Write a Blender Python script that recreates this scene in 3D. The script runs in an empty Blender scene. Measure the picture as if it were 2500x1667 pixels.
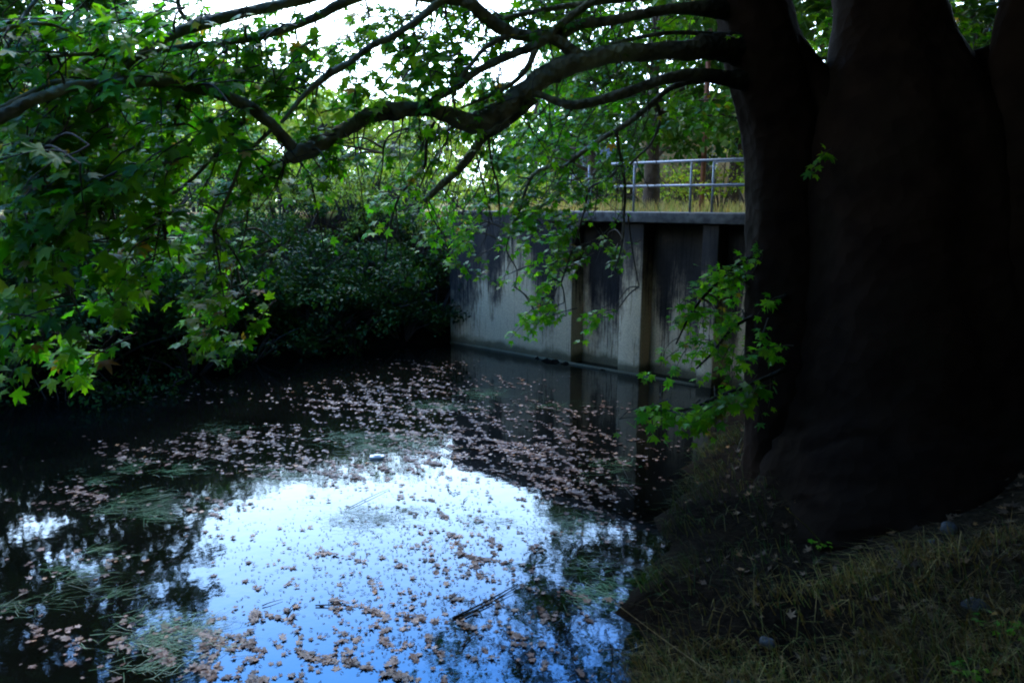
import bpy, math, random
import numpy as np
from math import radians, sin, cos, tan, pi
from mathutils import Vector

random.seed(7)
rng = np.random.default_rng(7)
S = bpy.context.scene
COL = S.collection

# ------------------------------------------------------------------ camera
PITCH = radians(10.8)
CAM = np.array([0.0, 0.0, 3.6])
cam_d = bpy.data.cameras.new("camera")
cam = bpy.data.objects.new("camera", cam_d)
COL.objects.link(cam)
cam.location = CAM
cam.rotation_euler = (radians(90) - PITCH, 0, 0)
cam_d.sensor_width = 36.0
cam_d.lens = 26.0
cam_d.clip_end = 600
cam_d.dof.use_dof = True
cam_d.dof.focus_distance = 9.5
cam_d.dof.aperture_fstop = 2.2
S.camera = cam

# ------------------------------------------------------------------ sky, sun, exposure
SUN_EL, SUN_AZ = radians(50), radians(-20)       # azimuth measured from +Y, negative = to the left
w = bpy.data.worlds.new("World")
S.world = w
w.use_nodes = True
nt = w.node_tree
bg = nt.nodes["Background"]
sky = nt.nodes.new("ShaderNodeTexSky")
sky.sky_type = 'NISHITA'
sky.sun_disc = False
sky.sun_elevation = SUN_EL
sky.sun_rotation = SUN_AZ
sky.air_density = 1.0
sky.dust_density = 0.6
sky.ozone_density = 3.0
# thin high haze: whitens the sky towards the horizon all the way round
tc = nt.nodes.new("ShaderNodeTexCoord")
sep = nt.nodes.new("ShaderNodeSeparateXYZ")
nt.links.new(tc.outputs["Generated"], sep.inputs[0])
mr = nt.nodes.new("ShaderNodeMapRange")
mr.interpolation_type = 'SMOOTHSTEP'
mr.inputs["From Min"].default_value = 0.32
mr.inputs["From Max"].default_value = 0.62
mr.inputs["To Min"].default_value = 0.9
mr.inputs["To Max"].default_value = 0.0
nt.links.new(sep.outputs["Z"], mr.inputs["Value"])
nz = nt.nodes.new("ShaderNodeTexNoise")
nz.inputs["Scale"].default_value = 2.6
nz.inputs["Detail"].default_value = 4
nt.links.new(tc.outputs["Generated"], nz.inputs["Vector"])
ad = nt.nodes.new("ShaderNodeMath"); ad.operation = 'MULTIPLY_ADD'
nt.links.new(nz.outputs["Fac"], ad.inputs[0]); ad.inputs[1].default_value = 0.5; ad.inputs[2].default_value = 0.75
mu = nt.nodes.new("ShaderNodeMath"); mu.operation = 'MULTIPLY'; mu.use_clamp = True
nt.links.new(mr.outputs[0], mu.inputs[0]); nt.links.new(ad.outputs[0], mu.inputs[1])
mx = nt.nodes.new("ShaderNodeMix"); mx.data_type = 'RGBA'
nt.links.new(mu.outputs[0], mx.inputs["Factor"])
tint = nt.nodes.new("ShaderNodeVectorMath"); tint.operation = 'MULTIPLY'
nt.links.new(sky.outputs[0], tint.inputs[0]); tint.inputs[1].default_value = (.65, 1.7, 2.9)   # camera white balance for a clear blue upper sky
nt.links.new(tint.outputs[0], mx.inputs["A"])
mx.inputs["B"].default_value = (13.2, 16.6, 19.6, 1)
nt.links.new(mx.outputs["Result"], bg.inputs["Color"])
bg.inputs["Strength"].default_value = 0.10

sd_ = bpy.data.lights.new("sun", 'SUN')
sun = bpy.data.objects.new("sun", sd_)
COL.objects.link(sun)
sd_.energy = 0.65
sd_.angle = radians(20)
sd_.color = (1.0, 0.92, 0.78)
sdir = Vector((sin(SUN_AZ) * cos(SUN_EL), cos(SUN_AZ) * cos(SUN_EL), sin(SUN_EL)))
sun.rotation_euler = (-sdir).to_track_quat('-Z', 'Y').to_euler()
sun.location = (0, 0, 40)

S.view_settings.view_transform = 'Standard'
S.view_settings.look = 'None'
S.view_settings.gamma = 1.0
S.view_settings.use_curve_mapping = False
S.view_settings.exposure = 2.6
S.render.engine = 'CYCLES'
S.cycles.max_bounces = 7
S.cycles.diffuse_bounces = 4
S.cycles.transmission_bounces = 4
S.cycles.glossy_bounces = 3
S.cycles.transparent_max_bounces = 4
S.cycles.filter_width = 2.0
S.cycles.use_denoising = True
S.cycles.use_adaptive_sampling = False
S.cycles.sample_clamp_indirect = 1.5

# ------------------------------------------------------------------ measuring helpers
FPX = 26.0 / 36.0 * 2500.0
FW = np.array([0, cos(PITCH), -sin(PITCH)])
UP = np.array([0, sin(PITCH), cos(PITCH)])
RT = np.array([1.0, 0, 0])

def P(px, py, d):
    "a point of the place seen in that direction at depth d"
    return CAM + d * (FW + (px - 1250) / FPX * RT - (py - 833.5) / FPX * UP)

def G(px, py, z=0.0):
    r = FW + (px - 1250) / FPX * RT - (py - 833.5) / FPX * UP
    return CAM + r * (z - CAM[2]) / r[2]

def proj(p):
    v = np.asarray(p) - CAM
    d = v @ FW
    return 1250 + FPX * (v @ RT) / d, 833.5 - FPX * (v @ UP) / d, d

# ------------------------------------------------------------------ object helpers
def tag(o, label=None, cat=None, group=None, kind=None):
    if label: o["label"] = label
    if cat: o["category"] = cat
    if group: o["group"] = group
    if kind: o["kind"] = kind
    return o

def link(name, data, parent=None):
    o = bpy.data.objects.new(name, data)
    COL.objects.link(o)
    if parent is not None:
        o.parent = parent
        o.matrix_parent_inverse.identity()
        o.location = -Vector(parent.location)
    return o

def empty(name, loc, label, cat, group=None):
    o = bpy.data.objects.new(name, None)
    COL.objects.link(o)
    o.location = loc
    o.empty_display_size = 0.2
    return tag(o, label, cat, group)

def mesh_np(name, V, F, mat, smooth=False):
    "V (n,3); F list of (m,k) integer arrays"
    me = bpy.data.meshes.new(name)
    V = np.asarray(V, dtype=np.float32)
    if not isinstance(F, list): F = [F]
    F = [np.asarray(f, dtype=np.int32) for f in F if len(f)]
    me.vertices.add(len(V)); me.vertices.foreach_set("co", V.ravel())
    li = np.concatenate([f.ravel() for f in F])
    tot = np.concatenate([np.full(len(f), f.shape[1], dtype=np.int32) for f in F])
    st = np.concatenate([[0], np.cumsum(tot)[:-1]]).astype(np.int32)
    me.loops.add(len(li)); me.loops.foreach_set("vertex_index", li)
    me.polygons.add(len(tot)); me.polygons.foreach_set("loop_start", st)
    if smooth: me.polygons.foreach_set("use_smooth", np.ones(len(tot), dtype=bool))
    me.update(calc_edges=True)
    if mat: me.materials.append(mat)
    return me

class MB:
    "collects pieces of one mesh"
    def __init__(s): s.V = []; s.T = []; s.Q = []; s.n = 0
    def add(s, V, T=None, Q=None):
        s.V.append(np.asarray(V, float))
        if T is not None and len(T): s.T.append(np.asarray(T) + s.n)
        if Q is not None and len(Q): s.Q.append(np.asarray(Q) + s.n)
        s.n += len(V)
    def mesh(s, name, mat, smooth=False):
        F = []
        if s.T: F.append(np.concatenate(s.T))
        if s.Q: F.append(np.concatenate(s.Q))
        return mesh_np(name, np.concatenate(s.V), F, mat, smooth)
    def build(s, name, mat, parent=None, smooth=False):
        return link(name, s.mesh(name, mat, smooth), parent)
    def box(s, o, ax, ay, az):
        "box from corner o along three edge vectors"
        o, ax, ay, az = map(lambda a: np.asarray(a, float), (o, ax, ay, az))
        V = [o, o+ax, o+ax+ay, o+ay, o+az, o+ax+az, o+ax+ay+az, o+ay+az]
        Q = [(0,3,2,1),(4,5,6,7),(0,1,5,4),(1,2,6,5),(2,3,7,6),(3,0,4,7)]
        s.add(V, Q=Q)
    def tube(s, pts, rad, n=6, rough=0.0, cap=True, flute=0.0):
        pts = np.asarray(pts, float); rad = np.asarray(rad, float)
        m = len(pts)
        tg = np.gradient(pts, axis=0)
        tg /= np.linalg.norm(tg, axis=1)[:, None] + 1e-9
        a = np.array([0, 0, 1.0]) if abs(tg[0][2]) < 0.9 else np.array([1.0, 0, 0])
        rings = []
        ph = rng.uniform(0, 6.28, 4)
        th = np.arange(n) / n * 2 * pi
        for i in range(m):
            b = np.cross(tg[i], a); b /= np.linalg.norm(b) + 1e-9
            a = np.cross(b, tg[i])
            r = rad[i] * (1 + rough * rng.normal(0, .5, n) * .4
                          + flute * (np.sin(3 * th + ph[0] + i * .05) * .5 + np.sin(5 * th + ph[1] - i * .04) * .35 + np.sin(8 * th + ph[2]) * .2))
            rings.append(pts[i] + r[:, None] * (np.cos(th)[:, None] * a + np.sin(th)[:, None] * b))
        V = np.concatenate(rings)
        i = np.arange(m - 1)[:, None] * n; j = np.arange(n)[None]; k = (j + 1) % n
        Q = np.stack([i + j, i + k, i + n + k, i + n + j], -1).reshape(-1, 4)
        if cap:
            V = np.concatenate([V, pts[:1], pts[-1:]])
            c0, c1 = m * n, m * n + 1
            jj = np.arange(n); kk = (jj + 1) % n
            T = np.concatenate([np.stack([np.full(n, c0), kk, jj], -1), np.stack([np.full(n, c1), (m-1)*n + jj, (m-1)*n + kk], -1)])
            s.add(V, T=T, Q=Q)
        else:
            s.add(V, Q=Q)

def catmull(p, per=6):
    p = np.asarray(p, float)
    q = np.vstack([2 * p[0] - p[1], p, 2 * p[-1] - p[-2]])
    out = []
    for i in range(1, len(q) - 2):
        for t in np.linspace(0, 1, per, endpoint=False):
            a, b, c, d = q[i-1], q[i], q[i+1], q[i+2]
            out.append(.5 * ((2*b) + (-a + c) * t + (2*a - 5*b + 4*c - d) * t*t + (-a + 3*b - 3*c + d) * t**3))
    out.append(p[-1])
    return np.array(out)

# leaf outlines ------------------------------------------------------
def palmate(pts):
    half = pts
    full = [(-a, r) for a, r in half[::-1] if a > 0] + [(a, r) for a, r in half] if False else None
    ang = [(-a, r) for a, r in reversed(half) if a != 0] + [(0, [r for a, r in half if a == 0][0])] + [(a, r) for a, r in half if a != 0]
    V = [(0, 0.02, 0.0)]
    for a, r in ang:
        x, y = r * sin(radians(a)), r * cos(radians(a))
        z = -0.22 * (x*x + y*y) + 0.10 * abs(x) - (0.06 if r > .7 else 0)
        V.append((x, y, z))
    n = len(ang)
    T = [(0, i + 1, i) for i in range(1, n)]
    T.append((0, 1, n))
    V += [(-.02, -.1, 0), (.02, -.1, 0), (0, -.75, -.12)]
    T.append((n+1, n+2, n+3))
    return np.array(V), np.array(T)

LEAF_A = palmate([(0, 1.0), (9, .74), (15, .80), (24, .42), (36, .66), (50, .92), (58, .62), (66, .62), (80, .36), (100, .56), (114, .66), (124, .42), (155, .26)])
LEAF_B = palmate([(0, 1.05), (13, .62), (27, .36), (42, .60), (52, .84), (68, .50), (82, .34), (112, .60), (140, .30)])
LEAF_C = palmate([(0, .95), (20, .62), (30, .5), (48, .86), (78, .42), (108, .62), (150, .25)])
# folded simple leaf for far foliage
LEAF_S = (np.array([(0, -.5, 0), (.32, .05, .08), (0, .6, -.12), (-.32, .05, .08)]), np.array([(0, 1, 2), (0, 2, 3)]))
# small three-pointed leaf for mid-distance plane foliage
LEAF_M = (np.array([(0, -.45, 0), (.5, -.15, -.1), (.2, .05, .04), (0, .65, -.15), (-.2, .05, .04), (-.5, -.15, -.1), (0, 0, .03)]),
          np.array([(0, 1, 6), (1, 2, 6), (2, 3, 6), (3, 4, 6), (4, 5, 6), (5, 0, 6)]))

def frames(nrm, tip):
    nrm = nrm / (np.linalg.norm(nrm, axis=1)[:, None] + 1e-9)
    tip = tip - (tip * nrm).sum(1)[:, None] * nrm
    tip = tip / (np.linalg.norm(tip, axis=1)[:, None] + 1e-9)
    x = np.cross(tip, nrm)
    return np.stack([x, tip, nrm], axis=1)          # rows: local axes in world

def scatter(mb, tmpl, pos, R, s):
    V, T = tmpl
    n = len(pos)
    if not n: return
    W = (V[None] * s[:, None, None]) @ R + pos[:, None]
    F = T[None] + (np.arange(n) * len(V))[:, None, None]
    mb.add(W.reshape(-1, 3), T=F.reshape(-1, 3))

# ------------------------------------------------------------------ materials
def mat_new(name):
    m = bpy.data.materials.new(name); m.use_nodes = True
    return m, m.node_tree.nodes, m.node_tree.links, m.node_tree.nodes["Principled BSDF"]

def ramp(N, stops):
    r = N.new("ShaderNodeValToRGB")
    e = r.color_ramp.elements
    while len(e) > 1: e.remove(e[-1])
    e[0].position, e[0].color = stops[0][0], (*stops[0][1], 1)
    for p, c in stops[1:]:
        k = e.new(p); k.color = (*c, 1)
    return r

def rand_val(N, L):
    "a random number per leaf, per object"
    g = N.new("ShaderNodeNewGeometry"); oi = N.new("ShaderNodeObjectInfo")
    a = N.new("ShaderNodeMath"); a.operation = 'ADD'
    L.new(g.outputs["Random Per Island"], a.inputs[0]); L.new(oi.outputs["Random"], a.inputs[1])
    f = N.new("ShaderNodeMath"); f.operation = 'FRACT'; L.new(a.outputs[0], f.inputs[0])
    return f

def leaf_mat(name, stops, trans=0.35, rough=0.45, tcol=(1.2, 1.35, .5), spec=.4):
    m, N, L, b = mat_new(name)
    f = rand_val(N, L)
    r = ramp(N, stops); L.new(f.outputs[0], r.inputs[0])
    nz = N.new("ShaderNodeTexNoise"); nz.inputs["Scale"].default_value = 18
    geo = N.new("ShaderNodeNewGeometry"); L.new(geo.outputs["Position"], nz.inputs["Vector"])
    mr = N.new("ShaderNodeMapRange"); mr.inputs["To Min"].default_value = .65; mr.inputs["To Max"].default_value = 1.35
    L.new(nz.outputs["Fac"], mr.inputs["Value"])
    nb = N.new("ShaderNodeTexNoise"); nb.inputs["Scale"].default_value = .9; nb.inputs["Detail"].default_value = 3
    L.new(geo.outputs["Position"], nb.inputs["Vector"])
    mb_ = N.new("ShaderNodeMapRange"); mb_.inputs["From Min"].default_value = .35; mb_.inputs["From Max"].default_value = .65
    mb_.inputs["To Min"].default_value = .55; mb_.inputs["To Max"].default_value = 1.5
    L.new(nb.outputs["Fac"], mb_.inputs["Value"])
    mq = N.new("ShaderNodeMath"); mq.operation = 'MULTIPLY'; L.new(mb_.outputs[0], mq.inputs[0]); L.new(mr.outputs[0], mq.inputs[1])
    mm = N.new("ShaderNodeVectorMath"); mm.operation = 'SCALE'
    L.new(r.outputs[0], mm.inputs[0]); L.new(mq.outputs[0], mm.inputs["Scale"])
    L.new(mm.outputs[0], b.inputs["Base Color"])
    b.inputs["Roughness"].default_value = rough
    b.inputs["Specular IOR Level"].default_value = spec * .3
    t = N.new("ShaderNodeBsdfTranslucent")
    tm = N.new("ShaderNodeVectorMath"); tm.operation = 'MULTIPLY'
    L.new(mm.outputs[0], tm.inputs[0]); tm.inputs[1].default_value = tcol
    L.new(tm.outputs[0], t.inputs["Color"])
    mix = N.new("ShaderNodeMixShader"); mix.inputs[0].default_value = trans
    L.new(b.outputs[0], mix.inputs[1]); L.new(t.outputs[0], mix.inputs[2])
    L.new(mix.outputs[0], N["Material Output"].inputs["Surface"])
    return m

M_LEAF = leaf_mat("plane_leaf", [(0, (.03, .14, .006)), (.45, (.07, .22, .007)), (.8, (.15, .29, .012)), (.975, (.07, .13, .02)), (.993, (.30, .17, .03)), (1, (.28, .12, .03))], trans=.55, rough=.46, tcol=(1.3, 1.45, .4))
M_CROWN = leaf_mat("crown_leaf", [(0, (.020, .070, .008)), (.6, (.035, .10, .008)), (1, (.065, .12, .01))], trans=.22)
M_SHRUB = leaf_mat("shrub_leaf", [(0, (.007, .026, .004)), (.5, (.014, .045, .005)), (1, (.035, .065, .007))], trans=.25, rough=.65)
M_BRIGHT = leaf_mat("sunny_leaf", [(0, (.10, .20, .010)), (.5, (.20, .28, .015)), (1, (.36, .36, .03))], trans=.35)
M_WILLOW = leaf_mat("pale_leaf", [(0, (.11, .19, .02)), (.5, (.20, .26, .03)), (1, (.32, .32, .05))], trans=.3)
M_DEAD = leaf_mat("fallen_leaf", [(0, (.035, .017, .009)), (.35, (.09, .042, .025)), (.7, (.15, .080, .052)), (.9, (.22, .14, .10)), (1, (.24, .10, .025))], trans=.12, rough=.4, tcol=(1, .8, .6), spec=.5)
M_GRASS = leaf_mat("bank_grass", [(0, (.015, .045, .008)), (.4, (.03, .055, .01)), (.7, (.07, .06, .02)), (1, (.14, .11, .04))], trans=.2, rough=.6)
M_STRAW = leaf_mat("dry_stalk", [(0, (.11, .065, .018)), (.5, (.18, .105, .028)), (.8, (.08, .10, .015)), (1, (.28, .18, .06))], trans=.15, rough=.6)
M_LITTER = leaf_mat("litter_leaf", [(0, (.035, .02, .010)), (.5, (.075, .042, .020)), (.85, (.12, .07, .035)), (1, (.22, .10, .025))], trans=.08, rough=.7, tcol=(1, .8, .6))
M_WEED = leaf_mat("water_weed", [(0, (.02, .07, .02)), (.5, (.05, .12, .04)), (.85, (.10, .17, .08)), (1, (.24, .26, .16))], trans=.1, rough=.3)
M_DRYGRASS = leaf_mat("dry_grass", [(0, (.30, .20, .07)), (.35, (.42, .30, .11)), (.7, (.30, .30, .09)), (1, (.20, .26, .06))], trans=.25, rough=.7, tcol=(1.1, 1, .6))

def bark_mat(name, c1, c2, lichen, sc=6.0, bump=.5, spec=.15, dark=False):
    m, N, L, b = mat_new(name)
    tc = N.new("ShaderNodeTexCoord")
    n1 = N.new("ShaderNodeTexNoise"); n1.inputs["Scale"].default_value = sc; n1.inputs["Detail"].default_value = 8
    n2 = N.new("ShaderNodeTexNoise"); n2.inputs["Scale"].default_value = sc * .35; n2.inputs["Detail"].default_value = 4
    vo = N.new("ShaderNodeTexVoronoi"); vo.inputs["Scale"].default_value = sc * 2.2
    for n in (n1, n2, vo): L.new(tc.outputs["Object"], n.inputs["Vector"])
    r = ramp(N, [(.3, c1), (.62, c2)]); L.new(n1.outputs["Fac"], r.inputs[0])
    r2 = ramp(N, [(.52, (0, 0, 0)), (.66, (1, 1, 1))]); L.new(n2.outputs["Fac"], r2.inputs[0])
    mx = N.new("ShaderNodeMix"); mx.data_type = 'RGBA'
    L.new(r2.outputs[0], mx.inputs["Factor"]); L.new(r.outputs[0], mx.inputs["A"]); mx.inputs["B"].default_value = (*lichen, 1)
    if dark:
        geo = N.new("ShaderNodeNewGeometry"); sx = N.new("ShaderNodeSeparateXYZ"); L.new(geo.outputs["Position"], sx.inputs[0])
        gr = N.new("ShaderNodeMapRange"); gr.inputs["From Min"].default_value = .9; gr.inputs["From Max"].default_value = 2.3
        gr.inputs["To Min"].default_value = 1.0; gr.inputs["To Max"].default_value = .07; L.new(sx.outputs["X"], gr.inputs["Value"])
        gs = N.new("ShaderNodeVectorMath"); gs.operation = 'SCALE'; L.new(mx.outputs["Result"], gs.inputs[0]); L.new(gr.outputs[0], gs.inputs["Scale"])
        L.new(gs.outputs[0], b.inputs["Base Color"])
    else:
        L.new(mx.outputs["Result"], b.inputs["Base Color"])
    b.inputs["Roughness"].default_value = .85
    b.inputs["Specular IOR Level"].default_value = spec
    ad = N.new("ShaderNodeMath"); ad.operation = 'ADD'
    L.new(n1.outputs["Fac"], ad.inputs[0]); L.new(vo.outputs["Distance"], ad.inputs[1])
    bp = N.new("ShaderNodeBump"); bp.inputs["Strength"].default_value = bump; bp.inputs["Distance"].default_value = .04
    L.new(ad.outputs[0], bp.inputs["Height"]); L.new(bp.outputs[0], b.inputs["Normal"])
    return m

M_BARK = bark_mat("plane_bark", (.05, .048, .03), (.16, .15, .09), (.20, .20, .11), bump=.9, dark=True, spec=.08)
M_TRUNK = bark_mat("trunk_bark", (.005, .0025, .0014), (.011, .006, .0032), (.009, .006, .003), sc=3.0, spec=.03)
M_TWIG = bark_mat("twig_bark", (.03, .026, .02), (.06, .05, .035), (.06, .055, .035), sc=20, bump=.1)
M_TREEB = bark_mat("far_bark", (.03, .022, .018), (.06, .045, .035), (.05, .045, .035), sc=4)

def plain(name, c, rough=.7, metal=0, noise=0.25, sc=12, bump=0.0, spec=.5):
    m, N, L, b = mat_new(name)
    tc = N.new("ShaderNodeTexCoord")
    n = N.new("ShaderNodeTexNoise"); n.inputs["Scale"].default_value = sc; n.inputs["Detail"].default_value = 6
    L.new(tc.outputs["Object"], n.inputs["Vector"])
    r = ramp(N, [(.3, tuple(x * (1 - noise) for x in c)), (.7, tuple(min(1, x * (1 + noise)) for x in c))])
    L.new(n.outputs["Fac"], r.inputs[0]); L.new(r.outputs[0], b.inputs["Base Color"])
    b.inputs["Roughness"].default_value = rough; b.inputs["Metallic"].default_value = metal
    b.inputs["Specular IOR Level"].default_value = spec
    if bump:
        bp = N.new("ShaderNodeBump"); bp.inputs["Strength"].default_value = bump; bp.inputs["Distance"].default_value = .03
        L.new(n.outputs["Fac"], bp.inputs["Height"]); L.new(bp.outputs[0], b.inputs["Normal"])
    return m

M_STEEL = plain("galvanised_steel", (.14, .155, .18), rough=.5, metal=.35, noise=.35, sc=25)
M_RUST = plain("rusty_post", (.16, .06, .04), rough=.8, noise=.4)
M_PLASTER = plain("ochre_plaster", (.22, .145, .065), rough=.9, noise=.25, sc=2, bump=.2)
M_PALE = plain("pale_plaster", (.13, .135, .145), rough=.9, noise=.2, sc=2, bump=.2)
M_TILE = plain("roof_sheet", (.16, .08, .05), rough=.8, noise=.3, sc=5)
M_DARK = plain("dark_glass", (.02, .022, .025), rough=.15, noise=.2)
M_COPE = plain("coping_concrete", (.05, .048, .042), rough=.9, noise=.75, sc=6, bump=.4)
M_WOOD = plain("weathered_timber", (.13, .09, .06), rough=.8, noise=.3)
M_STONE = plain("grey_stone", (.035, .034, .03), rough=.85, noise=.35, sc=9, bump=.6)
M_FOAM = plain("white_plastic", (.75, .78, .82), rough=.5, noise=.1)
M_REED = plain("wet_reed", (.035, .032, .025), spec=.1, rough=.8, noise=.4, sc=30)

def ground_mat():
    m, N, L, b = mat_new("soil_and_dry_grass")
    geo = N.new("ShaderNodeNewGeometry")
    n1 = N.new("ShaderNodeTexNoise"); n1.inputs["Scale"].default_value = 1.3; n1.inputs["Detail"].default_value = 10
    n2 = N.new("ShaderNodeTexNoise"); n2.inputs["Scale"].default_value = 14; n2.inputs["Detail"].default_value = 8
    for n in (n1, n2): L.new(geo.outputs["Position"], n.inputs["Vector"])
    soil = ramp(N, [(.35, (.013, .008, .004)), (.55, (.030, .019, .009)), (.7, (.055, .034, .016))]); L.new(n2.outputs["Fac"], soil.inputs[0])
    fld = ramp(N, [(.36, (.36, .17, .075)), (.47, (.42, .27, .10)), (.6, (.24, .27, .07))]); L.new(n1.outputs["Fac"], fld.inputs[0])
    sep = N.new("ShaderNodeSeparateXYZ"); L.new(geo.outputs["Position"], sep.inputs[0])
    wet = N.new("ShaderNodeMapRange"); wet.inputs["From Min"].default_value = .35; wet.inputs["From Max"].default_value = 1.1  # bank shade put into the soil colour near the water, along with wet mud
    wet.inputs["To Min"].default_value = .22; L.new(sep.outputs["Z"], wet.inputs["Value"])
    shaded_soil = N.new("ShaderNodeVectorMath"); shaded_soil.operation = 'SCALE'; L.new(soil.outputs[0], shaded_soil.inputs[0]); L.new(wet.outputs[0], shaded_soil.inputs["Scale"])
    mr = N.new("ShaderNodeMapRange"); mr.inputs["From Min"].default_value = 3.05; mr.inputs["From Max"].default_value = 3.2
    L.new(sep.outputs["Z"], mr.inputs["Value"])
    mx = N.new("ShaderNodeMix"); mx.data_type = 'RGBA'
    L.new(mr.outputs[0], mx.inputs["Factor"]); L.new(shaded_soil.outputs[0], mx.inputs["A"]); L.new(fld.outputs[0], mx.inputs["B"])
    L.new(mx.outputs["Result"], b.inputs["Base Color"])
    b.inputs["Roughness"].default_value = .95; b.inputs["Specular IOR Level"].default_value = .03
    bp = N.new("ShaderNodeBump"); bp.inputs["Strength"].default_value = .8; bp.inputs["Distance"].default_value = .05
    L.new(n2.outputs["Fac"], bp.inputs["Height"]); L.new(bp.outputs[0], b.inputs["Normal"])
    return m
M_GROUND = ground_mat()

def water_mat():
    m, N, L, b = mat_new("pond_water")
    geo = N.new("ShaderNodeNewGeometry")
    n2 = N.new("ShaderNodeTexNoise"); n2.inputs["Scale"].default_value = .8; n2.inputs["Detail"].default_value = 3
    L.new(geo.outputs["Position"], n2.inputs["Vector"])
    r = ramp(N, [(.3, (.0015, .0015, .001)), (.7, (.004, .004, .0025))]); L.new(n2.outputs["Fac"], r.inputs[0])
    L.new(r.outputs[0], b.inputs["Base Color"])
    n1 = N.new("ShaderNodeTexNoise"); n1.inputs["Scale"].default_value = 5; n1.inputs["Detail"].default_value = 4
    L.new(geo.outputs["Position"], n1.inputs["Vector"])
    bp = N.new("ShaderNodeBump"); bp.inputs["Strength"].default_value = .06; bp.inputs["Distance"].default_value = .02
    L.new(n1.outputs["Fac"], bp.inputs["Height"]); L.new(bp.outputs[0], b.inputs["Normal"])
    b.inputs["Roughness"].default_value = .03
    b.inputs["IOR"].default_value = 1.54
    b.inputs["Specular Tint"].default_value = (.22, .60, 1.0, 1)
    return m
M_WATER = water_mat()

# ------------------------------------------------------------------ wall line and shoreline
WA = G(1100, 836); WB = G(1560, 917)
WA[2] = WB[2] = 0
WU = (WB - WA) / np.linalg.norm(WB - WA)          # along the wall, towards the right
WN = np.array([WU[1], -WU[0], 0])                 # out over the water, towards the camera
def UW(px):
    "distance along the wall face at that column"
    k = (px - 1250) / FPX
    # x = k*d ; d = y*cosP + (3.6-z)*sinP at z=0
    s = sin(PITCH) * 3.6
    a, bb = WA, WU
    return (k * (a[1] * cos(PITCH) + s) - a[0]) / (bb[0] - k * bb[1] * cos(PITCH))
WLEN = UW(1800) + 3.5
top = WA + WU * UW(1450)
_d = proj(top)[2]
WTOP = 3.36
pond = [WA[:2] + WN[:2]*.05, (WA + WU * WLEN)[:2]]
for px, py in ((1780, 985), (1735, 1080), (1660, 1200), (1610, 1300), (1570, 1420), (1545, 1530), (1520, 1667)):
    pond.append(G(px, py)[:2])
pond += [np.array(p) for p in ((.55, 3.6), (-.2, 2.9), (-2, 2.4), (-6, 2.2), (-12, 3), (-15, 8), (-12.5, 12.5), (-9, 14.2), (-6.5, 15.6), (-4.2, 17.6))]
pond = np.array(pond)

def sdist(X, Y):
    "signed distance to the shoreline, positive on land"
    p = np.stack([X, Y], -1)
    d = np.full(X.shape, 1e9); inside = np.zeros(X.shape, bool)
    n = len(pond)
    for i in range(n):
        a, b = pond[i], pond[(i + 1) % n]
        e = b - a; v = p - a
        t = np.clip((v @ e) / (e @ e), 0, 1)
        d = np.minimum(d, np.linalg.norm(v - t[..., None] * e, axis=-1))
        c = ((a[1] > Y) != (b[1] > Y)) & (X < (b[0] - a[0]) * (Y - a[1]) / (b[1] - a[1] + 1e-12) + a[0])
        inside ^= c
    return np.where(inside, -d, d)

def sm(t): t = np.clip(t, 0, 1); return t * t * (3 - 2 * t)

def ground_z(X, Y):
    X = np.asarray(X, float); Y = np.asarray(Y, float)
    sd = sdist(X, Y)
    sd = sd + sm((X + 2) / 2) * (.13 * np.sin(Y * 3.1 + X) + .09 * np.sin(Y * 7.3 + 1.1) + .05 * np.sin(Y * 14.1 + X * 5) - .05)
    rel = np.stack([X - WA[0], Y - WA[1]], -1)
    u = rel @ WU[:2]; q = -(rel @ WN[:2])
    bump = .05 * np.sin(X * 2.1 + 1.3 * np.sin(Y * 1.7)) + .04 * np.sin(Y * 3.3 + X) + .03 * np.sin(5.1 * X - 2.7 * Y)
    right = .03 + .10 * sm(sd / .3) + .27 * np.clip(sd, 0, 8.5) + bump * sm(sd / 1.)
    far = .05 + 3.2 * sm(sd / 5.0) ** .8 + bump * sm(sd) * sm((6 - sd) / 3)
    wleft = sm((Y - 11.0 - 0.25 * X) / 3) * sm((3.0 - X) / 2)
    wleft = np.maximum(wleft, sm((-9 - X) / 3))
    land = right * (1 - wleft) + far * wleft
    back = sm((q - .85) / .2) * sm((u + 7) / 7)
    land = land * (1 - back) + 3.27 * back
    behind = (q > 0.) & (u > -.3)
    z = np.where((sd < 0) | (behind & (q < .85)), -.9 * sm(-sd / 1.2) - .02, land)
    far2 = sm((Y - 30) / 60)
    blocker_hill = 11 * sm((-Y - 5) / 11) + 9 * sm((X - 11) / 10) * sm((24 - Y) / 8) + 7 * sm((-X - 19) / 9) * sm((14 - Y) / 8)  # rises added behind and beside the viewer to block sky light
    return z + far2 * .3 + blocker_hill

# ------------------------------------------------------------------ ground, field, pond
xs = np.unique(np.concatenate([np.linspace(-120, -16, 24), np.arange(-16, 14, .2), np.linspace(14, 120, 24)]))
ys = np.unique(np.concatenate([np.linspace(-60, 0, 16), np.arange(0, 24, .2), np.linspace(24, 260, 60)]))
X, Y = np.meshgrid(xs, ys)
Z = ground_z(X, Y)
nx, ny = len(xs), len(ys)
i = np.arange(ny - 1)[:, None] * nx; j = np.arange(nx - 1)[None]
Q = np.stack([i + j, i + j + 1, i + nx + j + 1, i + nx + j], -1).reshape(-1, 4)
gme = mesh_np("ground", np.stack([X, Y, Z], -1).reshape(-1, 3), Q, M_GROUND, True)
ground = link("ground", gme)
tag(ground, "dark earth bank and dry field around the pond", kind="structure")

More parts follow.
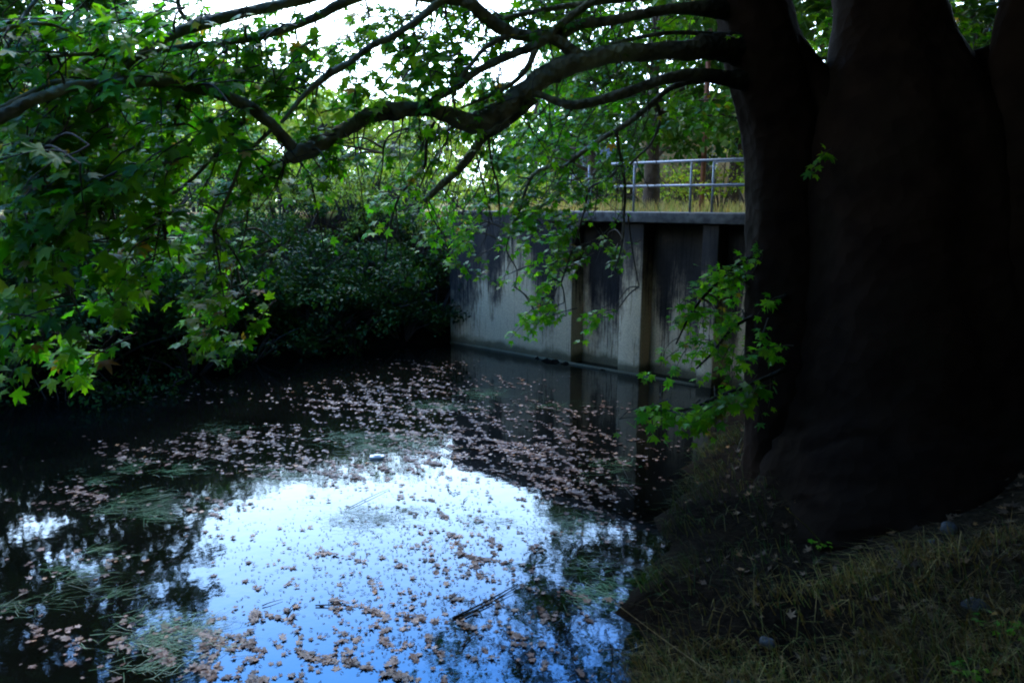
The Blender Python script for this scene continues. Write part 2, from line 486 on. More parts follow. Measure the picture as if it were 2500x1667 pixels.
wp = np.array([(-19, .5, 0), (3.5, .5, 0), (9.5, 8, 0), (9.5, 13, 0), (2.5, 22, 0), (-19, 22, 0)])
water = link("water", mesh_np("water", wp, np.array([[0, 1, 2, 3, 4, 5]]), M_WATER))
tag(water, "still black pond mirroring the pale evening sky", kind="structure")

# ------------------------------------------------------------------ concrete wall
def concrete():
    m, N, L, b = mat_new("stained_concrete")
    geo = N.new("ShaderNodeNewGeometry")
    def dot(v, w0):
        d = N.new("ShaderNodeVectorMath"); d.operation = 'DOT_PRODUCT'
        L.new(geo.outputs["Position"], d.inputs[0]); d.inputs[1].default_value = tuple(v)
        a = N.new("ShaderNodeMath"); a.operation = 'SUBTRACT'
        L.new(d.outputs["Value"], a.inputs[0]); a.inputs[1].default_value = w0
        return a
    u = dot(WU, float(WA @ WU)); z = dot((0, 0, 1), 0)
    # streaky coordinates: long in z
    comb = N.new("ShaderNodeCombineXYZ")
    zs = N.new("ShaderNodeMath"); zs.operation = 'MULTIPLY'; zs.inputs[1].default_value = .12
    L.new(z.outputs[0], zs.inputs[0]); L.new(u.outputs[0], comb.inputs[0]); L.new(zs.outputs[0], comb.inputs[1])
    q = dot(WN, 0); L.new(q.outputs[0], comb.inputs[2])
    n1 = N.new("ShaderNodeTexNoise"); n1.inputs["Scale"].default_value = 9; n1.inputs["Detail"].default_value = 10; n1.inputs["Roughness"].default_value = .75
    L.new(comb.outputs[0], n1.inputs["Vector"])
    # broad stain pattern along the wall
    off = N.new("ShaderNodeMath"); off.operation = 'MULTIPLY_ADD'; off.inputs[1].default_value = .35; off.inputs[2].default_value = -.17
    L.new(n1.outputs["Fac"], off.inputs[0])
    uu = N.new("ShaderNodeMath"); uu.operation = 'ADD'; L.new(u.outputs[0], uu.inputs[0]); L.new(off.outputs[0], uu.inputs[1])
    nu = N.new("ShaderNodeMath"); nu.operation = 'DIVIDE'; nu.inputs[1].default_value = float(WLEN); L.new(uu.outputs[0], nu.inputs[0])
    px = [(1100, .15), (1150, .25), (1172, .45), (1185, .8), (1200, .35), (1222, .55), (1240, 1), (1290, .9), (1320, .25), (1350, .2), (1365, .7), (1392, .8),
          (1425, .15), (1450, .25), (1470, .35), (1490, .1), (1507, .3), (1515, .75), (1558, .85), (1592, .1), (1620, .65), (1645, .35), (1670, .1), (1695, .6), (1735, .5), (1765, .15), (1782, .8), (1806, .9), (1830, .3)]
    st = [(float(np.clip(UW(p) / WLEN, 0, 1)), (v, v, v)) for p, v in px]
    rs = ramp(N, st); L.new(nu.outputs[0], rs.inputs[0])
    # stains come from the top: weight by height
    hz = N.new("ShaderNodeMapRange"); hz.inputs["From Min"].default_value = .45; hz.inputs["From Max"].default_value = 3.3
    hz.inputs["To Min"].default_value = .9; hz.inputs["To Max"].default_value = -.6
    L.new(z.outputs[0], hz.inputs["Value"])
    a1 = N.new("ShaderNodeMath"); a1.operation = 'ADD'; L.new(hz.outputs[0], a1.inputs[0]); L.new(rs.outputs[0], a1.inputs[1])
    a2 = N.new("ShaderNodeMath"); a2.operation = 'MULTIPLY_ADD'; a2.inputs[1].default_value = 1.5; L.new(n1.outputs["Fac"], a2.inputs[0]); L.new(a1.outputs[0], a2.inputs[2])
    a3 = N.new("ShaderNodeMapRange"); a3.inputs["From Min"].default_value = 1.12; a3.inputs["From Max"].default_value = 2.1
    L.new(a2.outputs[0], a3.inputs["Value"])
    col = ramp(N, [(0, (.007, .0055, .004)), (.36, (.023, .018, .012)), (.60, (.12, .085, .048)), (.85, (.38, .27, .145)), (1, (.52, .38, .21))])
    n5 = N.new("ShaderNodeTexNoise"); n5.inputs["Scale"].default_value = 2.2; n5.inputs["Detail"].default_value = 9; n5.inputs["Roughness"].default_value = .7
    L.new(geo.outputs["Position"], n5.inputs["Vector"])
    # thin sharp drips
    comb2 = N.new("ShaderNodeCombineXYZ"); z2 = N.new("ShaderNodeMath"); z2.operation = 'MULTIPLY'; z2.inputs[1].default_value = .035
    L.new(z.outputs[0], z2.inputs[0]); L.new(u.outputs[0], comb2.inputs[0]); L.new(z2.outputs[0], comb2.inputs[1]); L.new(q.outputs[0], comb2.inputs[2])
    n6 = N.new("ShaderNodeTexNoise"); n6.inputs["Scale"].default_value = 26; n6.inputs["Detail"].default_value = 3; L.new(comb2.outputs[0], n6.inputs["Vector"])
    dr = N.new("ShaderNodeMapRange"); dr.inputs["From Min"].default_value = .56; dr.inputs["From Max"].default_value = .64; dr.inputs["To Max"].default_value = -.35; L.new(n6.outputs["Fac"], dr.inputs["Value"])
    a4 = N.new("ShaderNodeMath"); a4.operation = 'MULTIPLY_ADD'; a4.inputs[1].default_value = 1.1; L.new(n5.outputs["Fac"], a4.inputs[0]); L.new(a3.outputs[0], a4.inputs[2])
    a5 = N.new("ShaderNodeMath"); a5.operation = 'ADD'; L.new(a4.outputs[0], a5.inputs[0]); L.new(dr.outputs[0], a5.inputs[1])
    a6 = N.new("ShaderNodeMath"); a6.operation = 'SUBTRACT'; a6.inputs[1].default_value = .33; L.new(a5.outputs[0], a6.inputs[0])
    L.new(a6.outputs[0], col.inputs[0])
    # waterline band
    n3 = N.new("ShaderNodeTexNoise"); n3.inputs["Scale"].default_value = 3; L.new(geo.outputs["Position"], n3.inputs["Vector"])
    zz = N.new("ShaderNodeMath"); zz.operation = 'MULTIPLY_ADD'; zz.inputs[1].default_value = .25; L.new(n3.outputs["Fac"], zz.inputs[0]); L.new(z.outputs[0], zz.inputs[2])
    wl = ramp(N, [(.0, (.05, .042, .02)), (.35, (.16, .125, .06)), (.6, (.12, .10, .055))]); L.new(zz.outputs[0], wl.inputs[0])
    wlf = ramp(N, [(.28, (1, 1, 1)), (.42, (0, 0, 0))]); L.new(zz.outputs[0], wlf.inputs[0])
    mx = N.new("ShaderNodeMix"); mx.data_type = 'RGBA'
    L.new(wlf.outputs[0], mx.inputs["Factor"]); L.new(col.outputs[0], mx.inputs["A"]); L.new(wl.outputs[0], mx.inputs["B"])
    # fine speckle
    n4 = N.new("ShaderNodeTexNoise"); n4.inputs["Scale"].default_value = 45; n4.inputs["Detail"].default_value = 5; L.new(geo.outputs["Position"], n4.inputs["Vector"])
    sp = N.new("ShaderNodeMapRange"); sp.inputs["To Min"].default_value = .35; sp.inputs["To Max"].default_value = 1.65; L.new(n4.outputs["Fac"], sp.inputs["Value"])
    sc = N.new("ShaderNodeVectorMath"); sc.operation = 'SCALE'; L.new(mx.outputs["Result"], sc.inputs[0]); L.new(sp.outputs[0], sc.inputs["Scale"])
    L.new(sc.outputs[0], b.inputs["Base Color"])
    b.inputs["Roughness"].default_value = .85; b.inputs["Specular IOR Level"].default_value = .25
    bp = N.new("ShaderNodeBump"); bp.inputs["Strength"].default_value = .4; bp.inputs["Distance"].default_value = .02
    L.new(n4.outputs["Fac"], bp.inputs["Height"]); L.new(bp.outputs[0], b.inputs["Normal"])
    return m
M_CONC = concrete()

wall = empty("retaining_wall", tuple(WA), "stained grey concrete retaining wall with recessed bays rising from the far side of the pond", "wall")
def wbox(name, u0, u1, q0, q1, z0, z1, mat=None, parent=wall):
    "q is measured back into the bank from the front face"
    mb = MB()
    mb.box(WA + WU * u0 - WN * q0 + [0, 0, z0], WU * (u1 - u0), -WN * (q1 - q0), [0, 0, z1 - z0])
    o = mb.build(name, mat or M_CONC, parent)
    bv = o.modifiers.new("bevel", 'BEVEL'); bv.width = .018; bv.segments = 2
    return o
U1 = UW(1393)
wbox("wall_block", 0, U1, 0, 1.1, -1.2, WTOP - .02)
REC = .42
piers = [(UW(1507), UW(1560)), (UW(1698), UW(1736)), (UW(1822), UW(1860))]
for a, b_ in piers:
    wbox("pier", a, b_, 0, REC - .003, -1.2, WTOP - .2)
wbox("recessed_face", U1 + .003, WLEN, REC, 1.12, -1.2, WTOP - .2)
wbox("coping", UW(1336), WLEN + .1, -.10, 1.15, WTOP - .197, WTOP + .003, M_COPE)
# formwork joint ledges, low footing
wbox("footing_ledge", .02, UW(1700), -.05, -.002, -1.2, .045)

# railings
def railing(name, u0, us, u1, q, rail_z, label, posts_top=True, start_bend=False):
    base = WA + WU * us[0] - WN * q + [0, 0, WTOP]
    r = empty(name, tuple(base), label, "railing")
    at = lambda u, z: WA + WU * u - WN * q + [0, 0, WTOP + z]
    for uu in us:
        mb = MB(); mb.tube([at(uu, -.02), at(uu, rail_z)], [.023, .023], 10); mb.build("post", M_STEEL, r, True)
        mb = MB(); mb.tube([at(uu, 0), at(uu, .014)], [.06, .06], 12); mb.build("base_flange", M_STEEL, r)
    for k, z in enumerate((rail_z, rail_z * .53)):
        mb = MB(); mb.tube([at(u0, z), at((u0 + u1) / 2, z + .004), at(u1, z)], [.025] * 3, 10)
        mb.build("top_rail" if k == 0 else "middle_rail", M_STEEL, r, True)
    return r
RZ = .98
ua, ub = UW(1655), UW(1802)
railing("railing", UW(1470), [ua - 2 * (ub - ua) + .15, ua - (ub - ua), ua, ub, ub + (ub - ua)], ub + 1.6, .18, RZ, "grey galvanised tube railing along the edge of the wall coping")
railing("railing", UW(1682) + .0, [UW(1682), UW(1682) + 2.2], UW(1682) + 2.3, .62, RZ, "shorter galvanised tube railing standing just behind the front railing")

# ------------------------------------------------------------------ building beyond
def house():
    base = P(1640, 520, 30); bx, by = base[0], base[1]
    h = empty("low_building", (bx, by, 3.4), "low ochre walled building with a rusty roof glimpsed through the trees beyond the railing", "building")
    x0, x1, y0, y1 = bx - 1.3, bx + 4.5, by, by + 4
    z0, z1 = 3.2, 6.3
    mb = MB(); mb.box((x0, y0, z0), (x1 - x0, 0, 0), (0, y1 - y0, 0), (0, 0, z1 - z0)); mb.build("wall", M_PLASTER, h)
    mb = MB(); mb.box((x0 - 2.6, y0 + 1.2, z0), (2.597, 0, 0), (0, 2.8, 0), (0, 0, 2.7)); mb.build("side_wall", M_PALE, h)
    for xw in (bx + .9, bx + 3.0):
        mb = MB(); mb.box((xw, y0 - .05, 4.3), (.9, 0, 0), (0, .06, 0), (0, 0, 1.1)); f = mb.build("window", M_WOOD, h)
        mb = MB(); mb.box((xw + .07, y0 - .06, 4.37), (.76, 0, 0), (0, .02, 0), (0, 0, .96)); p = mb.build("pane", M_DARK, f); p.location = (0, 0, 0)
    mb = MB()
    V = [(x0 - .3, y0 - .4, z1), (x1 + .3, y0 - .4, z1), (x1 + .3, y1 + .4, z1), (x0 - .3, y1 + .4, z1), (x0 - .3, (y0 + y1) / 2, z1 + 1.1), (x1 + .3, (y0 + y1) / 2, z1 + 1.1)]
    mb.add(V, T=[(0, 4, 3), (1, 2, 5)], Q=[(0, 1, 5, 4), (2, 3, 4, 5), (0, 3, 2, 1)])
    mb.build("roof", M_TILE, h)
house()
# tall rusty pole
pb = P(1712, 520, 19); pb[2] = 3.27
pole = empty("utility_pole", tuple(pb), "thin rust brown pole rising behind the railing beside the big trunk", "pole")
mb = MB(); mb.tube([pb, pb + [0, 0, 7.5]], [.07, .055], 10); mb.build("shaft", M_RUST, pole, True)
mb = MB(); mb.box(pb + [-.5, -.04, 7.0], (1.0, 0, 0), (0, .08, 0), (0, 0, .08)); mb.build("crossarm", M_RUST, pole)

# ------------------------------------------------------------------ generic trees and shrubs
def rand_dirs(n):
    v = rng.normal(size=(n, 3)); return v / np.linalg.norm(v, axis=1)[:, None]

def clump_faces(mb, centers, radii, per, size, tmpl=LEAF_S, up=.5):
    for c, r in zip(centers, radii):
        n = max(4, int(per * (r if np.isscalar(r) else np.mean(r)) ** 2))
        d = rand_dirs(n)
        rr = rng.uniform(.35, 1.08, n) ** .6
        p = np.asarray(c) + d * rr[:, None] * np.asarray(r)
        g_ = np.sin(p[:, 0] * 4.1 + 2 * np.sin(p[:, 2] * 3.3)) + np.sin(p[:, 1] * 3.7 + p[:, 2] * 2.9) + np.sin(p[:, 2] * 6.1 + p[:, 0] * 1.7)
        kk = g_ > rng.uniform(-1.6, .4)
        if kk.sum() < 3: continue
        p, d = p[kk], d[kk]; n = len(p)
        nr = d * .6 + rng.normal(0, .55, (n, 3)) + [0, 0, up]
        tip = rng.normal(0, 1, (n, 3)) + [0, 0, -.6] + d
        scatter(mb, tmpl, p, frames(nr, tip), size * rng.uniform(.45, 1.5, n))

def tree(name, base, height, spread, label, group=None, mat=M_CROWN, trunk_r=.2, crown_from=.25, nclump=40, leaf=.16, per=260, seed=0, tmpl=LEAF_S):
    global rng
    keep = rng; rng = np.random.default_rng(1000 + seed)
    b = np.array([base[0], base[1], float(ground_z(np.array(base[0]), np.array(base[1])))])
    t = empty(name, tuple(b), label, "tree", group)
    mb = MB()
    lean = rng.normal(0, .04, 2)
    pts = [b + [lean[0]*h_*height, lean[1]*h_*height, h_ * height] for h_ in (-.03, .15, .35, .6, .9)]
    pts = catmull(pts, 4); mb.tube(pts, np.linspace(trunk_r * 1.25, trunk_r * .25, len(pts)), 9, rough=.15)
    mb.build("trunk", M_TREEB, t, True)
    cs, rs = [], []
    br = MB()
    for k in range(nclump):
        hh = rng.uniform(crown_from, 1.0)
        prof = math.sqrt(max(.05, 1 - ((hh - .52) / .52) ** 2))
        a = rng.uniform(0, 2 * pi); rr = spread * prof * rng.uniform(.35, 1.0)
        c = b + [lean[0]*hh*height + cos(a) * rr, lean[1]*hh*height + sin(a) * rr, hh * height]
        cs.append(c); rs.append(np.array([1.25, 1.25, .7]) * rng.uniform(.45, .95) * spread * .32)
        if k % 2 == 0:
            q = b + [lean[0]*hh*height*.7, lean[1]*hh*height*.7, hh * height * .78]
            br.tube(catmull([q, (q + c) / 2 + [0, 0, .25], c], 3), np.linspace(trunk_r * .35, .015, 7), 5, cap=False)
    br.build("limb", M_TREEB, t, True)
    mb = MB(); clump_faces(mb, cs, rs, per, leaf, tmpl)
    o = mb.build("crown", mat, t); o["kind"] = "stuff"
    rng = keep
    return t

def shrub(base, h, r, label, mat=M_SHRUB, per=420, leaf=.07, n=14, seed=0, group="shrubs crowding the far bank", name="bank_shrub"):
    global rng
    keep = rng; rng = np.random.default_rng(2000 + seed)
    b = np.array([base[0], base[1], float(ground_z(np.array(base[0]), np.array(base[1])))])
    t = empty(name, tuple(b), label, "shrub", group)
    cs, rs = [], []
    st = MB()
    for k in range(n):
        a = rng.uniform(0, 2 * pi); rr = r * math.sqrt(rng.uniform(0, 1)); hh = h * rng.uniform(.25, 1) * (1 - .35 * (rr / r) ** 2)
        c = b + [cos(a) * rr, sin(a) * rr, hh]
        cs.append(c); rs.append(np.array([1.1, 1.1, .6]) * rng.uniform(.16, .40) * r)
        st.tube(catmull([b + [cos(a) * .1, sin(a) * .1, -.1], (b + c) / 2 + [0, 0, .15], c + [0, 0, .2]], 3), np.linspace(.03, .008, 7), 4, cap=False)
    st.build("stem", M_TREEB, t, True)
    mb = MB(); clump_faces(mb, cs, rs, per, leaf)
    o = mb.build("foliage", mat, t); o["kind"] = "stuff"
    rng = keep
    return t

# left / far bank shrubs ---------------------------------------------
sh = [  # px, depth, extra height, radius, label, material
    (40, 14.5, 2.6, 1.9, "dense dark green shrub at the left end of the far bank", M_SHRUB),
    (210, 15.0, 2.4, 1.8, "rounded dark shrub behind the hanging plane branches, second from the left end of the bank", M_SHRUB),
    (380, 16.2, 2.2, 1.9, "deep green shrub half hidden by the large near leaves", M_SHRUB),
    (540, 17.0, 1.9, 1.7, "dark leafy shrub overhanging the black water below the thick bough tip", M_SHRUB),
    (680, 18.3, 2.1, 1.8, "grey green shrub in the middle of the far bank", M_SHRUB),
    (800, 18.2, 1.5, 1.5, "low dark shrub drooping to the waterline left of the wall", M_SHRUB),
    (910, 19.0, 1.9, 1.5, "tangled shrub just left of the concrete wall", M_SHRUB),
    (1010, 20.3, 2.0, 1.3, "shrub leaning against the left end of the concrete wall", M_SHRUB),
    (1060, 19.2, 1.2, .9, "small low shrub at the foot of the wall's left end", M_SHRUB),
]
for k, (px, d, h, r, lab, m_) in enumerate(sh):
    p = P(px, 700, d)
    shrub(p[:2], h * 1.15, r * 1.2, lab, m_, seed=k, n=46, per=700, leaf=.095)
for k, (px, d, h, r) in enumerate([(120, 13.2, 1.3, 1.3), (300, 14.3, 1.3, 1.3), (450, 15.3, 1.2, 1.3), (600, 16.4, 1.2, 1.3), (740, 17.2, 1.1, 1.2), (860, 17.9, 1.1, 1.1), (980, 18.6, 1.1, 1.0)]):
    p = P(px, 700, d)
    names = ["leftmost", "second", "third", "fourth", "fifth", "sixth", "last"]
    shrub(p[:2], h, r, names[k] + " of the seven low dark shrubs trailing into the water, counted from the left", M_SHRUB, seed=20 + k, n=18, per=620, leaf=.085, group="low shrubs trailing into the water", name="waterside_shrub")
for k, (px, d) in enumerate([(-60, 19), (110, 19.5), (260, 20), (410, 20.5), (560, 21), (700, 21.5), (830, 22.2), (930, 22.4), (1010, 22.4)]):
    p = P(px, 500, d)
    names = ["leftmost", "second", "third", "fourth", "fifth", "sixth", "seventh", "eighth", "last"]
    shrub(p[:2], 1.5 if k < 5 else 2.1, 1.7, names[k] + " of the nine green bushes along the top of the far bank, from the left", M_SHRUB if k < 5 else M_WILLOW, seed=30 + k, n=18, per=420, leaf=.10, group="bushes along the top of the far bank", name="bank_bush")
for k, (x, y) in enumerate([(-6.3, 20.4), (-5.3, 20.7), (-4.4, 20.9), (-3.5, 20.9), (-2.6, 20.5)]):
    names = ["leftmost", "second", "middle", "fourth", "rightmost"]
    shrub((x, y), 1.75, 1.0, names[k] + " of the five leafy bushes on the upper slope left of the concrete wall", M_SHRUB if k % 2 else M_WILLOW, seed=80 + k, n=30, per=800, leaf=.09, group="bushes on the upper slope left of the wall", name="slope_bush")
for k, (px, d) in enumerate([(540, 27), (650, 28), (760, 29), (880, 31), (1000, 33), (1120, 34), (1250, 32), (1370, 30)]):
    p = P(px, 500, d)
    names = ["leftmost", "second", "third", "fourth", "fifth", "sixth", "seventh", "rightmost"]
    shrub(p[:2], 1.5 + .5 * (k % 3), 2.0, names[k] + " of the eight sunny yellow green bushes across the field, from the left", M_BRIGHT if k % 3 else M_WILLOW, seed=90 + k, n=16, per=330, leaf=.13, group="yellow green bushes across the field", name="field_bush")
sh2 = [
    (640, 23, 2.6, 1.9, "pale yellow green bush on top of the bank, catching the light", M_WILLOW),
    (760, 24, 2.0, 1.8, "pale feathery bush behind the middle of the far bank", M_WILLOW),
    (860, 26, 1.8, 1.8, "light green bush at the edge of the open field", M_BRIGHT),
    (480, 22, 2.8, 2.0, "tall light green bush behind the dark bank shrubs", M_WILLOW),
    (950, 30, 1.5, 1.5, "small bright bush in the field behind the wall", M_BRIGHT),
    (1330, 27, 1.5, 1.7, "olive green bush in the field left of the pale building", M_WILLOW),
    (1480, 24, 1.3, 1.3, "low olive bush in front of the pale building", M_WILLOW),
    (1760, 19.5, 1.9, 1.15, "bright yellow green bush behind the right end of the railing", M_BRIGHT),
    (1840, 19.0, 2.2, 1.1, "light green bush partly hidden by the big trunk", M_BRIGHT),
    (1600, 25, .8, 1.2, "low scrubby bush beneath the ochre wall", M_SHRUB),
    (780, 21.8, 1.2, 1.3, "dark shrub halfway up the far bank above the low drooping one", M_SHRUB),
    (860, 22.2, 1.2, 1.2, "dark shrub halfway up the far bank left of the tangled one", M_SHRUB),
    (940, 22.3, 1.3, 1.2, "green shrub halfway up the bank beside the wall's left end", M_SHRUB),
    (1015, 22.0, 1.3, 1.0, "green shrub spilling over the left corner of the wall", M_SHRUB),
    (1690, 22.5, 1.5, 1.2, "olive bush standing at the foot of the rusty pole", M_WILLOW),
    (1640, 27.0, 1.9, 1.3, "loose green bush against the ochre wall", M_BRIGHT),
    (1420, 21.5, 1.0, 1.2, "low olive scrub behind the left end of the railing", M_WILLOW),
    (1230, 23.5, .9, 1.4, "low scrub on the dirt behind the left block of the wall", M_WILLOW),
]
for k, (px, d, h, r, lab, m_) in enumerate(sh2):
    p = P(px, 500, d)
    shrub(p[:2], h, r, lab, m_, seed=40 + k, n=14, per=330, leaf=.1, group="bushes on the field behind the wall", name="field_bush")

# trees ---------------------------------------------------------------
tl = [  # px, depth, height, spread, label, mat, crown_from
    (1590, 21.5, 8.5, 3.2, "dark trunked tree behind the middle of the railing", M_CROWN, .18),
    (1790, 23.0, 10.5, 3.4, "tall dark green tree behind the right end of the railing", M_CROWN, .25),
    (1440, 27.0, 5.6, 2.6, "mid green tree left of the pale building", M_CROWN, .22),
    (1890, 15.5, 9.0, 2.2, "dark tree directly behind the big stems", M_CROWN, .2),
    (2020, 24.0, 12.0, 3.6, "tall light green tree seen through the gap between the big stems", M_BRIGHT, .12),
    (2330, 17.0, 11.0, 3.8, "shadowed tree standing behind the big trunk on the right", M_CROWN, .10),
    (1330, 40.0, 7.5, 3.4, "rounded yellow green tree at the far side of the field", M_BRIGHT, .1),
    (1060, 58.0, 8.0, 5.0, "hazy pale tree farthest across the field", M_WILLOW, .05),
    (880, 52.0, 7.0, 4.6, "pale green tree left of the farthest hazy one", M_WILLOW, .05),
    (700, 42.0, 6.5, 4.0, "light green tree above the pale bushes of the far bank", M_BRIGHT, .05),
    (1200, 66.0, 8.5, 5.0, "low distant tree in the middle of the field edge", M_BRIGHT, .05),
    (480, 33.0, 7.0, 3.6, "mid green tree behind the left bank shrubs", M_CROWN, .1),
    (560, 44.0, 8.0, 5.0, "broad light green tree far behind the left bank", M_BRIGHT, .05),
    (330, 40.0, 7.0, 5.0, "tall light green tree far behind the left foliage", M_BRIGHT, .05),
    (150, 37.0, 7.0, 5.0, "dark green tree far behind the left foliage, second from the edge", M_CROWN, .05),
    (-20, 35.0, 7.5, 5.0, "dark green tree far away at the left edge", M_CROWN, .05),
    (780, 36.0, 5.0, 3.6, "low pale tree at the left end of the open field", M_WILLOW, .03),
    (960, 44.0, 5.4, 4.0, "low pale tree in the field left of the hazy gap", M_WILLOW, .03),
    (1300, 36.0, 6.5, 3.4, "mid green tree in the field right of the hazy gap", M_CROWN, .05),
]
for k, (px, d, h, s_, lab, m_, cf) in enumerate(tl):
    p = P(px, 500, d)
    far = d > 30
    tree("far_tree" if far else "background_tree", p[:2], h, s_, lab, "trees beyond the wall and bank", m_, trunk_r=.22, crown_from=cf,
         nclump=60 if not far else 34, leaf=.22 if not far else .34, per=(300 if not far else 190), seed=k)
# tall trees on the left bank, mirrored in the pond
for k, (x, y, h, s_, lab) in enumerate([(-9.9, 17.0, 7.0, 2.1, "tall dark tree on the left bank mirrored at the left edge of the pond"),
                                        (-16.5, 10.0, 11.0, 4.5, "big dark tree beyond the left end of the pond"), (-12.6, 14.6, 9.5, 2.6, "tall narrow tree on the left bank just outside the hanging foliage")]):
    tree("bank_tree", (x, y), h, s_, lab, "trees on the left bank", M_CROWN, trunk_r=.10 if k == 0 else .25, crown_from=.08, nclump=110, leaf=.22, per=430, seed=60 + k)

# woods behind and to the right of the viewer, unseen and added to block low sky light
mb = MB(); cs = []; rs = []
for k in range(150):
    a = rng.uniform(radians(175), radians(372)); R_ = rng.uniform(11, 17)
    x, y = 1 + cos(a) * R_, 3 + sin(a) * R_
    if x < -9 and y > 3: continue
    cs.append((x, y, rng.uniform(1.5, 11))); rs.append(np.array([1.9, 1.9, 1.6]) * rng.uniform(.8, 1.2))
clump_faces(mb, cs, rs, 55, .42)
wood = mb.build("blocker_woods", M_CROWN); tag(wood, "unseen dark woodland around the near bank", "blocker_woods", kind="stuff")

# ------------------------------------------------------------------ the plane tree
tb = G(2200, 1190, .9)
plane = empty("plane_tree", (float(tb[0]), float(tb[1]), .7), "huge old plane tree with black trunk on the right, boughs reaching over the pond", "tree")

def path(pts):
    "list of (px, py, r_px, depth) -> world points, radii"
    p = np.array([P(a, b, d) for a, b, r, d in pts]); r = np.array([r * d / FPX for a, b, r, d in pts])
    return p, r
def limb(name, pts, n=12, rough=.25, per=5, mat=None, flute=0, wig=.0):
    p, r = path(pts)
    q = catmull(np.column_stack([p, r]), per)
    c = q[:, :3].copy()
    if wig: c[1:-1] += rng.normal(0, wig, (len(c) - 2, 3)) * q[1:-1, 3:4]
    mb = MB(); mb.tube(c, np.maximum(q[:, 3], .004), n, rough=rough, flute=flute)
    mb.build(name, mat or M_BARK, plane, True)
    BR.append((c, np.maximum(q[:, 3], .004)))
    return c
BR = []
# stems
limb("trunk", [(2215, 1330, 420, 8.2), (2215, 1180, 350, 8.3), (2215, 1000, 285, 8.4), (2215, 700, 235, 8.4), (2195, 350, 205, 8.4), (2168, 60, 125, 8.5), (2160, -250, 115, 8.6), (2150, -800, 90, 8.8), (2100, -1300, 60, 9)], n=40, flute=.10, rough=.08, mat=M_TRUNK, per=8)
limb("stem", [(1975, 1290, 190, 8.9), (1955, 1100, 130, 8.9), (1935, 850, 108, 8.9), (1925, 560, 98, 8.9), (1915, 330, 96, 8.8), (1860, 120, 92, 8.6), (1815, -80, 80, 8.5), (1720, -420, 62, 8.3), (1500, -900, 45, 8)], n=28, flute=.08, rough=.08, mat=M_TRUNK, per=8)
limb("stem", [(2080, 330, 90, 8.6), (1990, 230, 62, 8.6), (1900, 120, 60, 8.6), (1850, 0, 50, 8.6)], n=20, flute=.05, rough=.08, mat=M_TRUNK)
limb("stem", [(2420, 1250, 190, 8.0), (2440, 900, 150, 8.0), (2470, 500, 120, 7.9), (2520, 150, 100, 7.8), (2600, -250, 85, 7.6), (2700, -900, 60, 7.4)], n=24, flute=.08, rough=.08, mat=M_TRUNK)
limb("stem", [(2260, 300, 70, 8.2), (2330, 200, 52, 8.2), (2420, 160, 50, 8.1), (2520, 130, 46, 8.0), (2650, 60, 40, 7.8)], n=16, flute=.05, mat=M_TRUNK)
# boughs
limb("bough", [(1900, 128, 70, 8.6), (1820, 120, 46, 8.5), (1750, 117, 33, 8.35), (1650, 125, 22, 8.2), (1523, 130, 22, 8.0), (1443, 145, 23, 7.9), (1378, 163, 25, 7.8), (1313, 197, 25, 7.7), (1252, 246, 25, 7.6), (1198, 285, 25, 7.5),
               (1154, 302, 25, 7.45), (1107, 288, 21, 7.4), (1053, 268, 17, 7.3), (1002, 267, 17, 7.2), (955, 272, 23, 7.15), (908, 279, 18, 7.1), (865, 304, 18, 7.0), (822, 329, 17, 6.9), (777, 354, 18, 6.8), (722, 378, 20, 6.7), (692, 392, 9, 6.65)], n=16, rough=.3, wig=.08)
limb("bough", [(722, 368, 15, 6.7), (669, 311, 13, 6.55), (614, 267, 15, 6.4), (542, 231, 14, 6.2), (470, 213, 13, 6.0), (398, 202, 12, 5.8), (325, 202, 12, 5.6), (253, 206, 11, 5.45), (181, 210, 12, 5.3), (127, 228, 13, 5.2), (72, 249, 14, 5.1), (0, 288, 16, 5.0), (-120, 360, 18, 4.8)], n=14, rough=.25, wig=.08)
limb("branch", [(181, 200, 7, 5.35), (127, 202, 6, 5.3), (72, 228, 6, 5.2), (0, 267, 7, 5.1), (-100, 320, 8, 5.0)], n=8)
limb("branch", [(900, -60, 16, 7.2), (759, -4, 11, 7.0), (687, 11, 12, 6.8), (578, 36, 13, 6.5), (506, 54, 15, 6.3), (452, 72, 13, 6.1), (379, 108, 8, 5.9), (325, 137, 7, 5.8), (217, 132, 5, 5.6), (120, 140, 3, 5.5)], n=10)
limb("branch", [(432, -30, 6, 6.1), (441, 30, 6, 6.15), (480, 62, 7, 6.2)], n=8)
limb("branch", [(930, -30, 13, 7.3), (831, 11, 12, 7.1), (777, 40, 10, 7.0), (705, 69, 9, 6.8), (614, 94, 8, 6.5), (542, 105, 7, 6.3), (470, 112, 7, 6.1), (398, 123, 7, 5.9), (343, 137, 8, 5.8), (307, 163, 8, 5.7), (271, 206, 7, 5.6), (231, 246, 6, 5.5), (202, 289, 5, 5.4), (145, 333, 5, 5.3), (95, 375, 3, 5.2)], n=8)
limb("bough", [(1440, 150, 17, 7.9), (1396, 126, 16, 7.8), (1364, 101, 14, 7.75), (1324, 90, 14, 7.7), (1263, 85, 14, 7.6), (1216, 65, 16, 7.5), (1179, 36, 16, 7.4), (1143, 7, 15, 7.3), (1089, -2, 11, 7.25), (1053, 22, 10, 7.2), (1017, 51, 9, 7.1), (963, 87, 8, 7.0), (908, 112, 8, 6.9), (854, 152, 8, 6.8), (800, 184, 9, 6.7), (741, 235, 6, 6.6), (687, 300, 4, 6.55)], n=12)
limb("branch", [(1120, 0, 14, 7.3), (1000, -12, 12, 7.2), (900, -40, 12, 7.1)], n=10)
